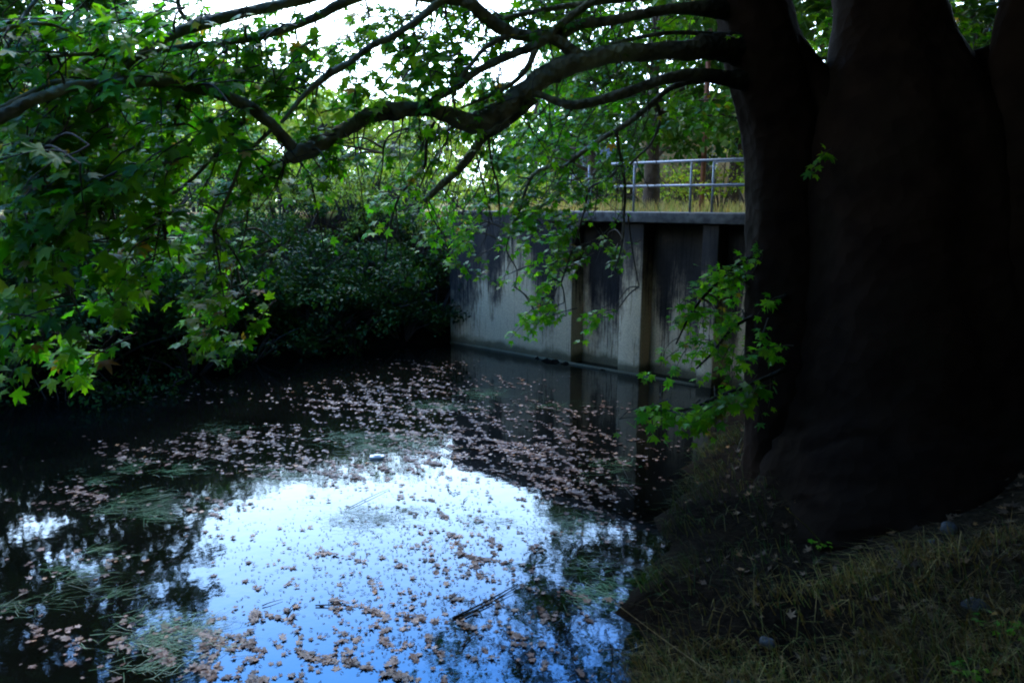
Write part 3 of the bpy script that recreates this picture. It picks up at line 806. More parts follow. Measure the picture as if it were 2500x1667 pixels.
limb("bough", [(1860, 40, 50, 8.6), (1790, 26, 30, 8.5), (1730, 22, 20, 8.3), (1650, 22, 13, 8.2), (1577, 33, 12, 8.1), (1487, 51, 12, 8.0), (1414, 61, 12, 7.9), (1364, 90, 12, 7.8)], n=12)
limb("branch", [(1560, -40, 12, 8.0), (1490, -20, 10, 7.9), (1436, 11, 9, 7.85), (1378, 54, 10, 7.8), (1342, 87, 11, 7.7), (1306, 112, 12, 7.65), (1270, 126, 10, 7.6), (1216, 148, 10, 7.5), (1161, 177, 9, 7.4), (1114, 213, 9, 7.3), (1071, 238, 8, 7.3), (1025, 258, 6, 7.25)], n=10)
limb("branch", [(1306, 119, 9, 7.65), (1295, 152, 8, 7.6), (1266, 191, 6, 7.6), (1216, 224, 5, 7.5), (1125, 264, 3, 7.4)], n=7)
limb("branch", [(1240, 88, 8, 7.55), (1190, 112, 6, 7.4), (1154, 152, 6, 7.3), (1118, 202, 5, 7.2), (1104, 250, 3, 7.2)], n=7)
limb("branch", [(1720, -20, 12, 8.2), (1600, -8, 8, 8.1), (1450, 7, 7, 7.9), (1342, 22, 7, 7.8), (1230, 45, 5, 7.6)], n=7)
limb("bough", [(1900, 205, 56, 8.6), (1840, 196, 32, 8.5), (1780, 192, 20, 8.4), (1700, 182, 15, 8.2), (1650, 188, 14, 8.1), (1595, 202, 12, 8.0), (1523, 228, 12, 7.9), (1450, 249, 12, 7.8), (1396, 257, 11, 7.7), (1353, 246, 9, 7.7), (1317, 231, 8, 7.65), (1280, 228, 8, 7.6)], n=12)
limb("bough", [(1306, 240, 12, 7.7), (1260, 280, 13, 7.8), (1215, 311, 14, 7.9), (1183, 332, 12, 8.0), (1154, 372, 11, 8.1), (1118, 416, 10, 8.2), (1082, 448, 9, 8.3), (1050, 478, 8, 8.4), (1037, 494, 3, 8.4)], n=10)
limb("branch", [(1720, 190, 10, 8.4), (1635, 217, 7, 8.5), (1577, 267, 7, 8.6), (1523, 307, 7, 8.8), (1468, 340, 6, 9.0), (1421, 372, 6, 9.2), (1378, 405, 5, 9.4), (1335, 408, 5, 9.6), (1299, 430, 5, 9.8), (1281, 470, 4, 10), (1263, 524, 4, 10.2), (1240, 560, 3, 10.3)], n=7)
limb("branch", [(1790, 88, 8, 8.4), (1650, 80, 5, 8.2), (1560, 92, 5, 8.1), (1487, 108, 4, 8.0)], n=6)
limb("branch", [(596, 289, 5, 6.4), (540, 360, 5, 6.3), (452, 452, 4, 6.2), (330, 520, 4, 6.1), (210, 590, 3, 6.0), (110, 640, 3, 5.9)], n=6)
limb("branch", [(420, 395, 3, 5.6), (330, 420, 4, 5.7), (230, 490, 3, 5.8), (120, 560, 3, 5.9)], n=6)
limb("branch", [(95, -10, 6, 5.6), (60, 40, 5, 5.5), (20, 110, 5, 5.4), (-30, 200, 5, 5.2)], n=7)
limb("branch", [(-20, 80, 6, 5.3), (50, 62, 5, 5.3), (130, 62, 4, 5.4), (200, 95, 3, 5.5)], n=7)
limb("branch", [(520, 560, 3, 6.2), (560, 470, 4, 6.3), (600, 380, 4, 6.4), (660, 320, 5, 6.5)], n=6)
# shoots from the trunk on the right
limb("branch", [(1900, 560, 8, 8.6), (1860, 610, 6, 8.8), (1810, 640, 5, 9.0), (1750, 690, 4, 9.1), (1690, 760, 3, 9.2), (1650, 840, 2, 9.2)], n=7)
limb("branch", [(1920, 720, 7, 8.4), (1860, 760, 5, 8.8), (1790, 800, 4, 9.0), (1740, 860, 3, 9.1), (1700, 900, 2, 9.1)], n=7)
limb("branch", [(1920, 900, 7, 8.2), (1850, 930, 5, 8.3), (1760, 965, 4, 8.4), (1670, 1000, 3, 8.6), (1570, 1000, 2, 8.6)], n=7)
# traced hanging branchlets
HANG = [
    [(1192, 330, 3.5, 8.0), (1200, 400, 3, 8.1), (1215, 450, 2.5, 8.2), (1219, 510, 2, 8.3)],
    [(1160, 360, 3, 8.1), (1170, 410, 2.5, 8.2), (1185, 470, 2, 8.3), (1200, 540, 1.5, 8.4)],
    [(1060, 300, 4, 7.5), (1042, 340, 4, 7.7), (1038, 400, 4, 7.9), (1020, 430, 3, 8), (975, 480, 3, 8.2), (950, 560, 3, 8.3), (940, 640, 2, 8.4)],
    [(1010, 310, 3, 7.4), (960, 325, 2.5, 7.5), (938, 352, 2.5, 7.6), (934, 400, 2, 7.7), (925, 460, 1.5, 7.8)],
    [(1505, 325, 5, 9), (1512, 370, 4, 9.2), (1520, 410, 4, 9.4), (1526, 460, 4, 9.6), (1524, 520, 3, 9.8), (1518, 600, 2.5, 10), (1500, 660, 2, 10)],
    [(1520, 400, 3, 9.4), (1480, 440, 3, 9.6), (1440, 460, 3, 9.8), (1425, 520, 2.5, 10), (1400, 600, 2, 10.2), (1370, 690, 2, 10.4)],
    [(1600, 240, 4, 8.8), (1612, 290, 4, 9), (1590, 350, 3, 9.2), (1560, 380, 3, 9.4), (1530, 410, 3, 9.5)],
    [(1120, 310, 3, 7.8), (1080, 360, 3, 8), (1040, 420, 2.5, 8.2), (1010, 500, 2, 8.4)],
    [(1250, 560, 2, 10.3), (1236, 610, 1.8, 10.4), (1262, 660, 1.5, 10.5), (1256, 700, 1.2, 10.6)],
    [(1532, 520, 2.5, 9.8), (1545, 620, 2, 10), (1560, 700, 1.5, 10.1)],
    [(640, 420, 3, 6.7), (610, 480, 2.5, 6.8), (600, 560, 2, 6.9), (575, 640, 1.5, 7)],
    [(735, 395, 2.5, 7), (760, 450, 2.5, 7.2), (775, 520, 2, 7.4), (790, 600, 1.5, 7.6)],
    [(440, 240, 3, 6), (420, 330, 3, 6.0), (400, 420, 2.5, 6.0), (395, 520, 2, 6.0)],
    [(170, 240, 3, 5.3), (165, 300, 3, 5.3), (130, 350, 2.5, 5.3), (75, 370, 2, 5.3)],
]
for h_ in HANG: limb("branchlet", h_, n=5, per=4, mat=M_TWIG, rough=.1)

# leafy sprays --------------------------------------------------------
LP, LR, LS = [], [], []       # position, frame, size
TW = MB()
allb = np.concatenate([c for c, r in BR[5:]])
def spray(start, direc, length, nl, size, droop=.35, arch=0.0):
    d = np.asarray(direc, float); d /= np.linalg.norm(d)
    k = 6; pts = [np.asarray(start, float)]
    side = rng.normal(0, .10, 3)
    for i_ in range(k):
        d = d + side * .5 + rng.normal(0, .10, 3) + [0, 0, -droop / k * 2.2 + arch]
        d /= np.linalg.norm(d)
        pts.append(pts[-1] + d * length / k)
    pts = np.array(pts)
    TW.tube(pts, np.linspace(.007, .0025, len(pts)), 4, cap=False)
    t = np.sort(rng.uniform(.12, 1.0, nl)); t[-1] = 1
    seg = np.minimum((t * k).astype(int), k - 1); fr = t * k - seg
    base = pts[seg] * (1 - fr)[:, None] + pts[seg + 1] * fr[:, None]
    tg = pts[seg + 1] - pts[seg]; tg /= np.linalg.norm(tg, axis=1)[:, None]
    lat = np.cross(tg, [0, 0, 1.0]); lat /= np.linalg.norm(lat, axis=1)[:, None] + 1e-9
    sgn = np.where(np.arange(nl) % 2, 1, -1)[:, None]
    out = tg * .6 + lat * sgn * rng.uniform(.4, 1.1, (nl, 1)) + rng.normal(0, .25, (nl, 3)) + [0, 0, -.35]
    nrm = np.array([0, -.45, 1.0]) + rng.normal(0, .42, (nl, 3)) + lat * sgn * .15
    s = size * rng.uniform(.55, 1.15, nl)
    R = frames(nrm, out)
    LP.append(base + R[:, 1] * s[:, None] * .75); LR.append(R); LS.append(s)

def nearest_branch(p):
    i_ = np.argmin(((allb - p) ** 2).sum(1)); return allb[i_]

def cluster(px, py, d, sx, sy, sd_, n, size, length=.55, nl=11, dirv=(-.6, -.1, -.25), droop=.35, connect=.35):
    if px < 660 and py > 590: py -= 45
    if px < 620 and 280 < py < 700: n = max(2, int(n * .72))
    if py < 260 and 380 < px < 1500: n = int(n * 1.35 + .5)
    for k in range(n):
        q = rng.normal(0, 1, 3); q = q / max(1, np.linalg.norm(q)) * rng.uniform(.2, 1)
        c = P(px + q[0] * sx, py + q[1] * sy, d + q[2] * sd_)
        dv = np.array(dirv) + rng.normal(0, .5, 3) * [1, 1, .5]
        dv /= np.linalg.norm(dv)
        st = c - dv * length * .5
        if rng.uniform() < connect:
            b_ = nearest_branch(st)
            L_ = np.linalg.norm(b_ - st)
            if L_ < 1.3 and b_[2] > st[2] - .15:
                mid = (b_ + st) / 2 + rng.normal(0, .05, 3) * L_ + [0, 0, .12 * L_]
                TW.tube(catmull([b_, mid, st], 4), np.linspace(.012, .006, 9), 4, cap=False)
        spray(st, dv, length * rng.uniform(.7, 1.3), int(nl * rng.uniform(.7, 1.3)), size, droop)

SZ = .105
CL = [  # px, py, depth, sx, sy, sd, n
    # upper left mass
    (60, 60, 5.6, 110, 60, .8, 8), (200, 40, 5.8, 130, 60, .8, 12), (330, 60, 6.0, 110, 60, .8, 10), (330, 160, 5.9, 110, 40, .8, 9),
    (180, 170, 5.6, 100, 40, .7, 6), (60, 180, 5.4, 70, 50, .7, 4), (560, 60, 6.6, 120, 40, .6, 5), (640, 130, 6.8, 110, 40, .6, 9),
    (560, 170, 6.6, 110, 40, .6, 10), (700, 190, 6.9, 60, 50, .5, 8), (690, 30, 7.0, 80, 40, .6, 5), (470, 150, 6.3, 80, 50, .6, 6),
    # centre top
    (880, 70, 7.6, 60, 60, .6, 6), (1000, 110, 7.6, 110, 70, .7, 14), (1080, 150, 7.5, 80, 60, .7, 9), (900, 200, 7.3, 70, 40, .5, 4),
    (850, 235, 7.2, 60, 25, .5, 4), (1180, 20, 7.8, 150, 40, .7, 10), (1330, 30, 8.0, 120, 40, .7, 8), (1240, 80, 7.9, 80, 40, .6, 5),
    (1040, 210, 7.4, 80, 30, .6, 4), (1190, 220, 7.6, 60, 40, .6, 2), (820, 100, 7.3, 60, 60, .6, 3),
    # left body of foliage
    (80, 330, 5.3, 130, 60, .9, 13), (220, 320, 5.6, 120, 60, .9, 12), (360, 300, 5.9, 120, 60, .8, 12), (500, 290, 6.2, 110, 50, .8, 9),
    (90, 430, 5.4, 130, 60, .9, 14), (240, 430, 5.7, 120, 60, .9, 14), (390, 400, 6.0, 120, 60, .8, 12), (540, 370, 6.3, 100, 50, .8, 8),
    (80, 530, 5.4, 120, 50, .8, 13), (220, 540, 5.8, 120, 50, .8, 12), (370, 520, 6.2, 110, 50, .8, 10), (500, 500, 6.6, 90, 50, .8, 6),
    (60, 630, 5.4, 100, 50, .7, 11), (180, 640, 5.8, 110, 50, .7, 10), (320, 650, 6.2, 110, 50, .7, 10), (440, 610, 6.6, 90, 50, .7, 7),
    (540, 690, 6.6, 90, 40, .6, 6), (300, 740, 6.2, 60, 35, .5, 8), (70, 760, 5.6, 80, 50, .6, 10), (470, 740, 6.5, 100, 35, .5, 6),
    (30, 860, 5.6, 60, 25, .4, 5), (130, 880, 6.2, 90, 15, .4, 4), (250, 880, 6.2, 40, 15, .3, 3),
    (560, 800, 6.8, 100, 45, .6, 9), (500, 860, 6.8, 70, 30, .5, 4), (640, 680, 6.9, 40, 30, .4, 2),
    (120, 100, 5.9, 150, 80, .8, 4), (280, 100, 6.1, 150, 70, .8, 5), (430, 30, 6.4, 110, 40, .7, 5), (60, 260, 5.6, 100, 40, .7, 7), (250, 250, 5.8, 120, 40, .7, 8), (430, 200, 6.1, 90, 50, .6, 6),
    (740, 110, 7.1, 80, 60, .6, 6), (620, 230, 6.8, 90, 35, .5, 6), (940, 40, 7.6, 90, 40, .6, 6), (1100, 70, 7.8, 90, 50, .6, 6), (1420, 30, 8.4, 110, 40, .6, 6), (1560, 60, 8.6, 110, 40, .6, 6),
    # dark bunches by the bough end and under it
    (640, 400, 6.8, 90, 35, .5, 16), (800, 370, 7.1, 60, 35, .5, 10), (760, 330, 6.9, 50, 25, .4, 5), (560, 440, 6.6, 60, 40, .5, 5),
    # centre, below the bough
    (1060, 320, 7.9, 90, 30, .6, 7), (1000, 370, 8.2, 90, 35, .7, 5), (900, 350, 8.0, 60, 30, .6, 3),
    # right of centre, behind boughs
    (1420, 210, 9.4, 110, 50, .8, 12), (1560, 140, 9.6, 110, 40, .8, 12), (1680, 90, 9.6, 90, 60, .8, 12), (1550, 230, 9.6, 90, 40, .8, 10),
    (1350, 300, 9.8, 90, 40, .8, 12), (1480, 300, 9.8, 90, 40, .8, 9), (1380, 350, 10, 100, 40, .8, 8), (1280, 350, 9.8, 60, 40, .8, 7),
    (1700, 250, 9.8, 80, 50, .7, 7), (1620, 30, 9.4, 120, 40, .7, 8), (1480, 60, 9.4, 80, 40, .7, 6), (1770, 260, 9.6, 40, 60, .5, 4),
    # hanging curtain in front of the wall
    (1330, 440, 10.2, 130, 40, .8, 20), (1180, 480, 9.6, 90, 50, .7, 10), (1440, 440, 10.2, 80, 40, .7, 12), (1290, 500, 10.2, 90, 40, .7, 13),
    (1100, 560, 10.4, 90, 50, .8, 16), (1060, 500, 10.2, 80, 40, .8, 10), (1400, 530, 10.6, 100, 30, .6, 8), (1350, 600, 10.6, 90, 40, .6, 8), (1140, 620, 10.4, 80, 40, .7, 5), (1330, 560, 10.6, 120, 35, .6, 9), (1480, 590, 10.4, 80, 25, .5, 5),
    (1380, 630, 10.6, 90, 30, .5, 6), (1280, 650, 10.6, 60, 25, .5, 3), (1320, 740, 10.4, 60, 50, .5, 12), (1270, 770, 10.4, 30, 20, .4, 3),
    (1450, 760, 10.4, 40, 22, .4, 4), (960, 470, 9.2, 90, 50, .8, 7), (1020, 430, 9, 60, 40, .7, 4),
    # right-hand sprays beside the trunk
    (1800, 660, 9.0, 60, 25, .4, 9), (1740, 700, 9.2, 80, 35, .5, 9), (1700, 760, 9.2, 60, 35, .5, 8), (1780, 790, 9.2, 70, 50, .5, 7),
    (1700, 840, 9.2, 50, 30, .5, 5), (1640, 870, 9.2, 30, 15, .4, 2), (1770, 890, 9.0, 70, 40, .5, 5), (1880, 850, 8.0, 40, 40, .3, 3),
    (1590, 1000, 8.6, 50, 14, .4, 5), (1680, 1010, 8.6, 60, 25, .4, 5), (1750, 985, 8.4, 60, 30, .4, 4), (1830, 960, 8.2, 60, 40, .4, 3),
    # ivy-like sprouts on the trunk, right top corner
    (1995, 330, 7.9, 20, 40, .1, 1),
    (2370, 100, 9.0, 90, 60, .6, 8), (2420, 230, 9, 70, 50, .5, 5), (2460, 320, 8.8, 60, 50, .5, 4), (2300, 20, 9, 60, 40, .5, 4), (2000, 60, 9.6, 60, 40, .5, 10), (2020, 150, 9.6, 50, 50, .5, 8), (2350, 60, 9.4, 90, 60, .6, 10),
]
for c in CL:
    cluster(*c, size=SZ * (1.15 if c[2] < 6.35 else 1.0 if c[2] < 9 else .82), dirv=(-.6, -.15, -.2) if c[0] < 1700 else (-.7, -.3, -.15))
# extra leaves strung on every thin branch
for c, r in BR[5:]:
    for k in range(len(c)):
        if r[k] < .035 and rng.uniform() < .28:
            dv = np.array([-.5, -.1, -.5]) + rng.normal(0, .5, 3)
            spray(c[k], dv, rng.uniform(.18, .45), rng.integers(3, 8), SZ * .85)
# bare fine twigs hanging under the boughs
for c, r in BR[5:]:
    for k in range(len(c)):
        if rng.uniform() < .22 and r[k] > .012:
            px_, py_, dd = proj(c[k])
            if px_ < 500 or px_ > 1600: continue
            p0 = c[k]; L_ = rng.uniform(.35, 1.1); d_ = np.array([rng.normal(-.1, .35), rng.normal(0, .3), -1.0])
            pts = [p0]
            for s_ in range(6):
                d_ = d_ + rng.normal(0, .16, 3); d_ /= np.linalg.norm(d_); pts.append(pts[-1] + d_ * L_ / 6)
            TW.tube(np.array(pts), np.linspace(.008, .002, 7), 4, cap=False)
            for s_ in (2, 3, 4):
                if rng.uniform() < .6:
                    e = d_ + rng.normal(0, .6, 3); e /= np.linalg.norm(e)
                    TW.tube(np.array([pts[s_], pts[s_] + e * L_ * .18 + [0, 0, -.02], pts[s_] + e * L_ * .3 + [0, 0, -.08]]), [.004, .003, .0015], 4, cap=False)

LPa, LRa, LSa = np.concatenate(LP), np.concatenate(LR), np.concatenate(LS)
v = LPa - CAM; dd = v @ FW
pxs = 1250 + FPX * (v @ RT) / dd; pys = 833.5 - FPX * (v @ UP) / dd
app = np.where((pxs > 0) & (pxs < 1900) & (pys > 0) & (pys < 1100), LSa / dd, 0)
order = np.argsort(-app)
single, rest = order[:300], order[300:]
leaf_me = []
for T_ in (LEAF_A, LEAF_B, LEAF_C):
    leaf_me.append(mesh_np("leaf", T_[0], T_[1], M_LEAF))
from mathutils import Matrix
pl = np.array(plane.location)
for k, i_ in enumerate(single):
    o = bpy.data.objects.new("leaf", leaf_me[k % 3]); COL.objects.link(o); o.parent = plane
    m3 = Matrix(LRa[i_].T.tolist()) * float(LSa[i_])
    m4 = m3.to_4x4(); m4.translation = Vector(LPa[i_] - pl)
    o.matrix_basis = m4
fol = MB()
sel = rng.integers(0, 3, len(rest))
for q_, T_ in enumerate((LEAF_A, LEAF_B, LEAF_C)):
    ii = rest[sel == q_]
    scatter(fol, T_, LPa[ii], LRa[ii], LSa[ii])
o = fol.build("foliage", M_LEAF, plane); o["kind"] = "stuff"
o = TW.build("twigs", M_TWIG, plane, True); o["kind"] = "stuff"

# upper crown of the plane tree (above the frame, shading everything below)
up = MB(); n = 95000
cx = rng.uniform(-9, 14, n); cy = rng.uniform(-7, 21.0, n)
cz = np.maximum(8.3 + .5 * np.sin(cx * .9) + .4 * np.cos(cy * 1.1), cy * .80 - 2.2 + .5 * np.sin(cx * 1.1)) + rng.uniform(0, 3.5, n)
mod = np.sin(cx * 1.3 + 2 * np.sin(cy * .7)) + np.cos(cy * 1.5 + cx * .4)
dens = 1 - .99 * sm((-cx - .8) / 2.2) * sm((cy - .5) / 2)
keepm = (mod > -1.6) & (rng.uniform(size=n) < dens)
pp = np.stack([cx, cy, cz], -1)[keepm]; n = len(pp)
scatter(up, LEAF_M, pp, frames(rng.normal(0, .4, (n, 3)) + [0, 0, 1], rng.normal(0, 1, (n, 3))), rng.uniform(.22, .38, n))
o = up.build("crown", M_CROWN, plane); o["kind"] = "stuff"
cl = MB()
for k in range(16):
    a = P(2150 if k % 2 else 1800, -600, 8.7)
    e = np.array([rng.uniform(-8, 12), rng.uniform(-5, 10), rng.uniform(9, 12)])
    cl.tube(catmull([a, (a + e) / 2 + [0, 0, .8], e], 5), np.linspace(.18, .03, 11), 7, rough=.1)
cl.build("upper_limbs", M_TRUNK, plane, True)

# ------------------------------------------------------------------ floating leaves
FL = [  # px, py, sx, sy, count
    (1050, 895, 110, 14, 50), (980, 950, 220, 26, 210), (860, 985, 160, 22, 120), (520, 1095, 160, 32, 150), (660, 1065, 110, 22, 70),
    (1010, 1010, 200, 30, 190), (1060, 1060, 210, 30, 200), (1330, 1000, 190, 22, 110), (1370, 1080, 95, 45, 150), (1260, 1100, 90, 28, 70),
    (1080, 1110, 200, 26, 170), (900, 1150, 200, 25, 110), (340, 1120, 150, 30, 50), (190, 1215, 110, 34, 55), (560, 1230, 190, 18, 70), (470, 1250, 110, 14, 30),
    (740, 1140, 140, 30, 80), (1400, 1180, 110, 60, 170), (1300, 1150, 120, 50, 110), (1560, 1100, 90, 60, 45), (1500, 1260, 90, 60, 60),
    (1060, 1250, 190, 50, 150), (1190, 1330, 170, 50, 170), (1090, 1400, 190, 55, 170), (900, 1370, 160, 40, 60), (950, 1500, 200, 40, 150),
    (1130, 1500, 220, 60, 110), (600, 1560, 130, 70, 230), (620, 1520, 70, 50, 90), (900, 1600, 220, 50, 170), (1250, 1590, 150, 60, 70),
    (160, 1540, 130, 60, 70), (330, 1600, 160, 60, 100), (520, 1650, 150, 40, 90), (740, 1640, 120, 30, 80), (280, 1370, 120, 40, 25), (1350, 1480, 110, 60, 50),
    (380, 960, 330, 26, 45), (90, 1290, 60, 40, 12), (60, 1450, 60, 80, 20), (1250, 930, 120, 12, 25), (720, 1400, 150, 60, 40), (550, 1300, 150, 40, 20),
]
fp = []
for px, py, sx, sy, c in FL:
    n = int(c * (3.0 if py < 1230 else .9))
    q = rng.normal(0, .55, (n, 2))
    for a, b_ in q:
        g = G(px + a * sx, max(862, py + b_ * sy))
        fp.append((g[0], g[1]))
fp = np.array(fp)
ok = sdist(fp[:, 0], fp[:, 1]) < -.03
fp = fp[ok]
# leaves gather in rafts: pull them towards a wavy pattern
for _ in range(2):
    fp[:, 0] += .09 * np.sin(fp[:, 1] * 5.1 + 1.2 * np.sin(fp[:, 0] * 2)) ; fp[:, 1] += .09 * np.sin(fp[:, 0] * 4.3 + fp[:, 1] * 1.5)
    fp[:, 0] += .035 * np.sin(fp[:, 0] * 17 + fp[:, 1] * 6); fp[:, 1] += .04 * np.sin(fp[:, 1] * 15 + fp[:, 0] * 5)
n = len(fp)
fz = rng.uniform(.004, .016, n)
fpos = np.column_stack([fp, fz])
fR = frames(rng.normal(0, .10, (n, 3)) + [0, 0, 1], rng.normal(0, 1, (n, 3)) * [1, 1, .05])
fs = .018 + .056 * rng.beta(1.5, 2.6, n)
def flat(T_, curl):
    V = T_[0].copy(); V[:, 2] = curl * (V[:, 0] ** 2 + V[:, 1] ** 2) + .03 * np.sin(V[:, 0] * 9)
    V[-3:, 2] = 0; V[-1, 1] = -.55
    return V, T_[1]
FT = [flat(LEAF_A, .10), flat(LEAF_B, .22), flat(LEAF_C, .04), flat(LEAF_A, -.06)]
v = fpos - CAM; dd = v @ FW
pys = 833.5 - FPX * (v @ UP) / dd; pxs = 1250 + FPX * (v @ RT) / dd
app = np.where((pxs > 15) & (pxs < 2480) & (pys < 1650), fs / dd, 0)
order = np.argsort(-app); single, rest = order[:300], order[300:]
fme = [mesh_np("fallen_leaf", T_[0], T_[1], M_DEAD) for T_ in FT]
for k, i_ in enumerate(single):
    o = bpy.data.objects.new("fallen_leaf", fme[k % 4]); COL.objects.link(o)
    m4 = (Matrix(fR[i_].T.tolist()) * float(fs[i_])).to_4x4(); m4.translation = Vector(fpos[i_]); o.matrix_world = m4
    zx, zy = pxs[i_], pys[i_]
    if zx < 420: zl, zg = "on the dark water of the lower left corner", "fallen leaves in the lower left corner"
    elif zx < 800: zl, zg = "in the brown raft at the bottom left of the reflection", "fallen leaves of the bottom brown raft"
    elif zy < 1480: zl, zg = "in the middle of the bright sky reflection", "fallen leaves on the middle of the reflection"
    elif zx < 1180: zl, zg = "on the blue water at the bottom edge", "fallen leaves on the blue bottom edge"
    else: zl, zg = "in the mirrored dark foliage beside the right bank", "fallen leaves beside the right bank"
    big = "broad" if fs[i_] > .066 else "medium" if fs[i_] > .05 else "small"
    tag(o, big + " brown plane leaf floating " + zl, "fallen leaf", zg)
fm = MB(); sel = rng.integers(0, 4, len(rest))
for q_, T_ in enumerate(FT):
    ii = rest[sel == q_]; scatter(fm, T_, fpos[ii], fR[ii], fs[ii])
o = fm.build("floating_leaves", M_DEAD); tag(o, "rafts of smaller brown fallen leaves drifting across the pond", "fallen leaves", kind="stuff")

# weed mats: fine blades lying on the water
def blades_flat(mb, px, py, sx, sy, n, L0, L1, ang, da, w_=.004, zmax=.02):
    q = rng.normal(0, .5, (n, 2))
    if n < 900 and zmax > .01:
        cc = rng.normal(0, .62, (7, 2)); q = cc[rng.integers(0, 7, n)] + rng.normal(0, .26, (n, 2)) * rng.uniform(.3, 1.6, (n, 1))
    for a, b_ in q:
        g = G(px + a * sx, py + b_ * sy)
        if sdist(np.array(g[0]), np.array(g[1])) > -.02: continue
        t = ang + rng.normal(0, da); L_ = rng.uniform(L0, L1)
        d = np.array([cos(t), sin(t), 0]); s_ = np.array([-sin(t), cos(t), 0]) * w_
        z = rng.uniform(.002, zmax); bend = s_ / w_ * rng.normal(0, .12) * L_
        p0 = g + [0, 0, z]; p1 = p0 + d * L_ * .5 + bend + [0, 0, rng.uniform(0, .01)]; p2 = p0 + d * L_ + [0, 0, -z * .6]
        mb.add([p0 - s_, p0 + s_, p1 + s_, p1 - s_, p2], T=[(3, 2, 4)], Q=[(0, 1, 2, 3)])
WM = [
    (1120, 1000, 150, 28, 900, "pale blue green mat of water weed among the far rafts of leaves", .2),
    (860, 1085, 170, 34, 1000, "long grey green mat of water weed in the middle of the pond", .1),
    (300, 1232, 95, 36, 800, "bright green clump of water weed near the left edge of the pond", .3),
    (400, 1150, 100, 22, 250, "thin dark green weed trailing above the bright green clump", .4),
    (700, 1170, 90, 20, 260, "small faint weed patch left of the bright reflection", .2),
    (870, 1270, 130, 40, 650, "fine dark strands of weed lying across the bright sky reflection", -.15),
    (1330, 1290, 130, 40, 480, "dark weed strands at the right edge of the bright reflection", -.5),
    (460, 1560, 190, 50, 800, "dense green weed bed at the bottom left beside the brown leaves", .35),
    (160, 1410, 100, 45, 400, "sparse weed patch in the dark water at the lower left", .5),
    (1480, 1145, 60, 26, 200, "small green weed tuft floating near the right bank", .1),
    (1410, 1440, 80, 60, 420, "olive weed strands in the lower right of the reflection", -.3),
    (520, 1045, 60, 18, 150, "little dark weed patch among the left leaf raft", .2),
]
for px, py, sx, sy, n, lab, ang in WM:
    mb = MB(); blades_flat(mb, px, py, sx, sy, int(n * .5), .06, .34, ang, .55, w_=.0022)
    o = mb.build("water_weed", M_WEED); tag(o, lab, "water weed", "weed mats on the pond", kind="stuff")
# fine debris scattered over the surface
mb = MB()
for px, py, sx, sy, n in ((1000, 1350, 420, 200, 1500), (1150, 1560, 450, 130, 900), (1400, 1300, 180, 220, 500), (400, 1350, 350, 200, 400), (900, 1120, 400, 80, 500)):
    blades_flat(mb, px, py, sx, sy, n, .012, .05, 0, 3, .004, .006)
o = mb.build("floating_debris", M_REED); tag(o, "tiny dark specks and seeds strewn over the pond surface", "debris", kind="stuff")

# individual reeds, twigs and litter on the water
ST = [(1105, 1508, 1265, 1425, .012, "dark wet reed lying on the bright reflection"), (1120, 1512, 1262, 1440, .009, "second reed lying alongside the longest one"),
      (770, 1477, 868, 1483, .007, "thin straight twig lying level on the reflection"), (1072, 1082, 1147, 1121, .010, "pale bent grass stalk among the far leaf rafts"),
      (1505, 1160, 1550, 1218, .007, "short pale stalk near the right bank"), (1520, 1140, 1534, 1170, .006, "tiny pale stalk above the short one near the bank"),
      (1093, 1190, 1112, 1208, .008, "short dark stick near the top of the reflection"), (1132, 1226, 1142, 1212, .008, "tiny slanted stick in the brightest water"),
      (700, 1500, 722, 1470, .007, "short broken reed left of the longest one"), (640, 1478, 690, 1462, .006, "faint twig touching the dark reflected tree"),
      (1282, 1388, 1345, 1374, .007, "thin twig right of the leaf cluster"), (850, 1240, 950, 1192, .006, "curved grass blade at the rim of the reflection"),
      (1130, 1578, 1158, 1548, .009, "short upright looking stick in the lower water")]
for x0, y0, x1, y1, r_, lab in ST:
    a, b_ = G(x0, y0, .012), G(x1, y1, .012)
    pts = catmull([a, (a + b_) / 2 + [rng.normal(0, .02), rng.normal(0, .02), .006], b_], 4)
    mb = MB(); mb.tube(pts, np.linspace(r_, r_ * .35, len(pts)), 5)
    o = mb.build("floating_stick", M_REED, None, True); tag(o, lab, "stick", "sticks floating on the pond")
g = G(921, 1118)
mb = MB(); mb.box(g + [-.10, -.05, -.02], (.20, .02, 0), (-.01, .10, 0), (0, 0, .055)); mb.box(g + [-.05, -.03, .036], (.10, .01, 0), (0, .06, 0), (0, 0, .014))
o = mb.build("plastic_scrap", M_FOAM); bv = o.modifiers.new("b", 'BEVEL'); bv.width = .012; bv.segments = 2
tag(o, "small white plastic scrap floating among the leaf rafts", "litter")

# long dry stem leaning over the water edge at the lower right
a = G(1500, 1470, .02); b_ = P(1620, 1560, 5.4); c_ = P(1760, 1660, 4.6)
mb = MB(); pts = catmull([a, b_, c_], 5); mb.tube(pts, np.linspace(.002, .0035, len(pts)), 5)
o = mb.build("dry_stem", M_STRAW, None, True); tag(o, "long thin yellow stem slanting from the bank down to the water", "stem")

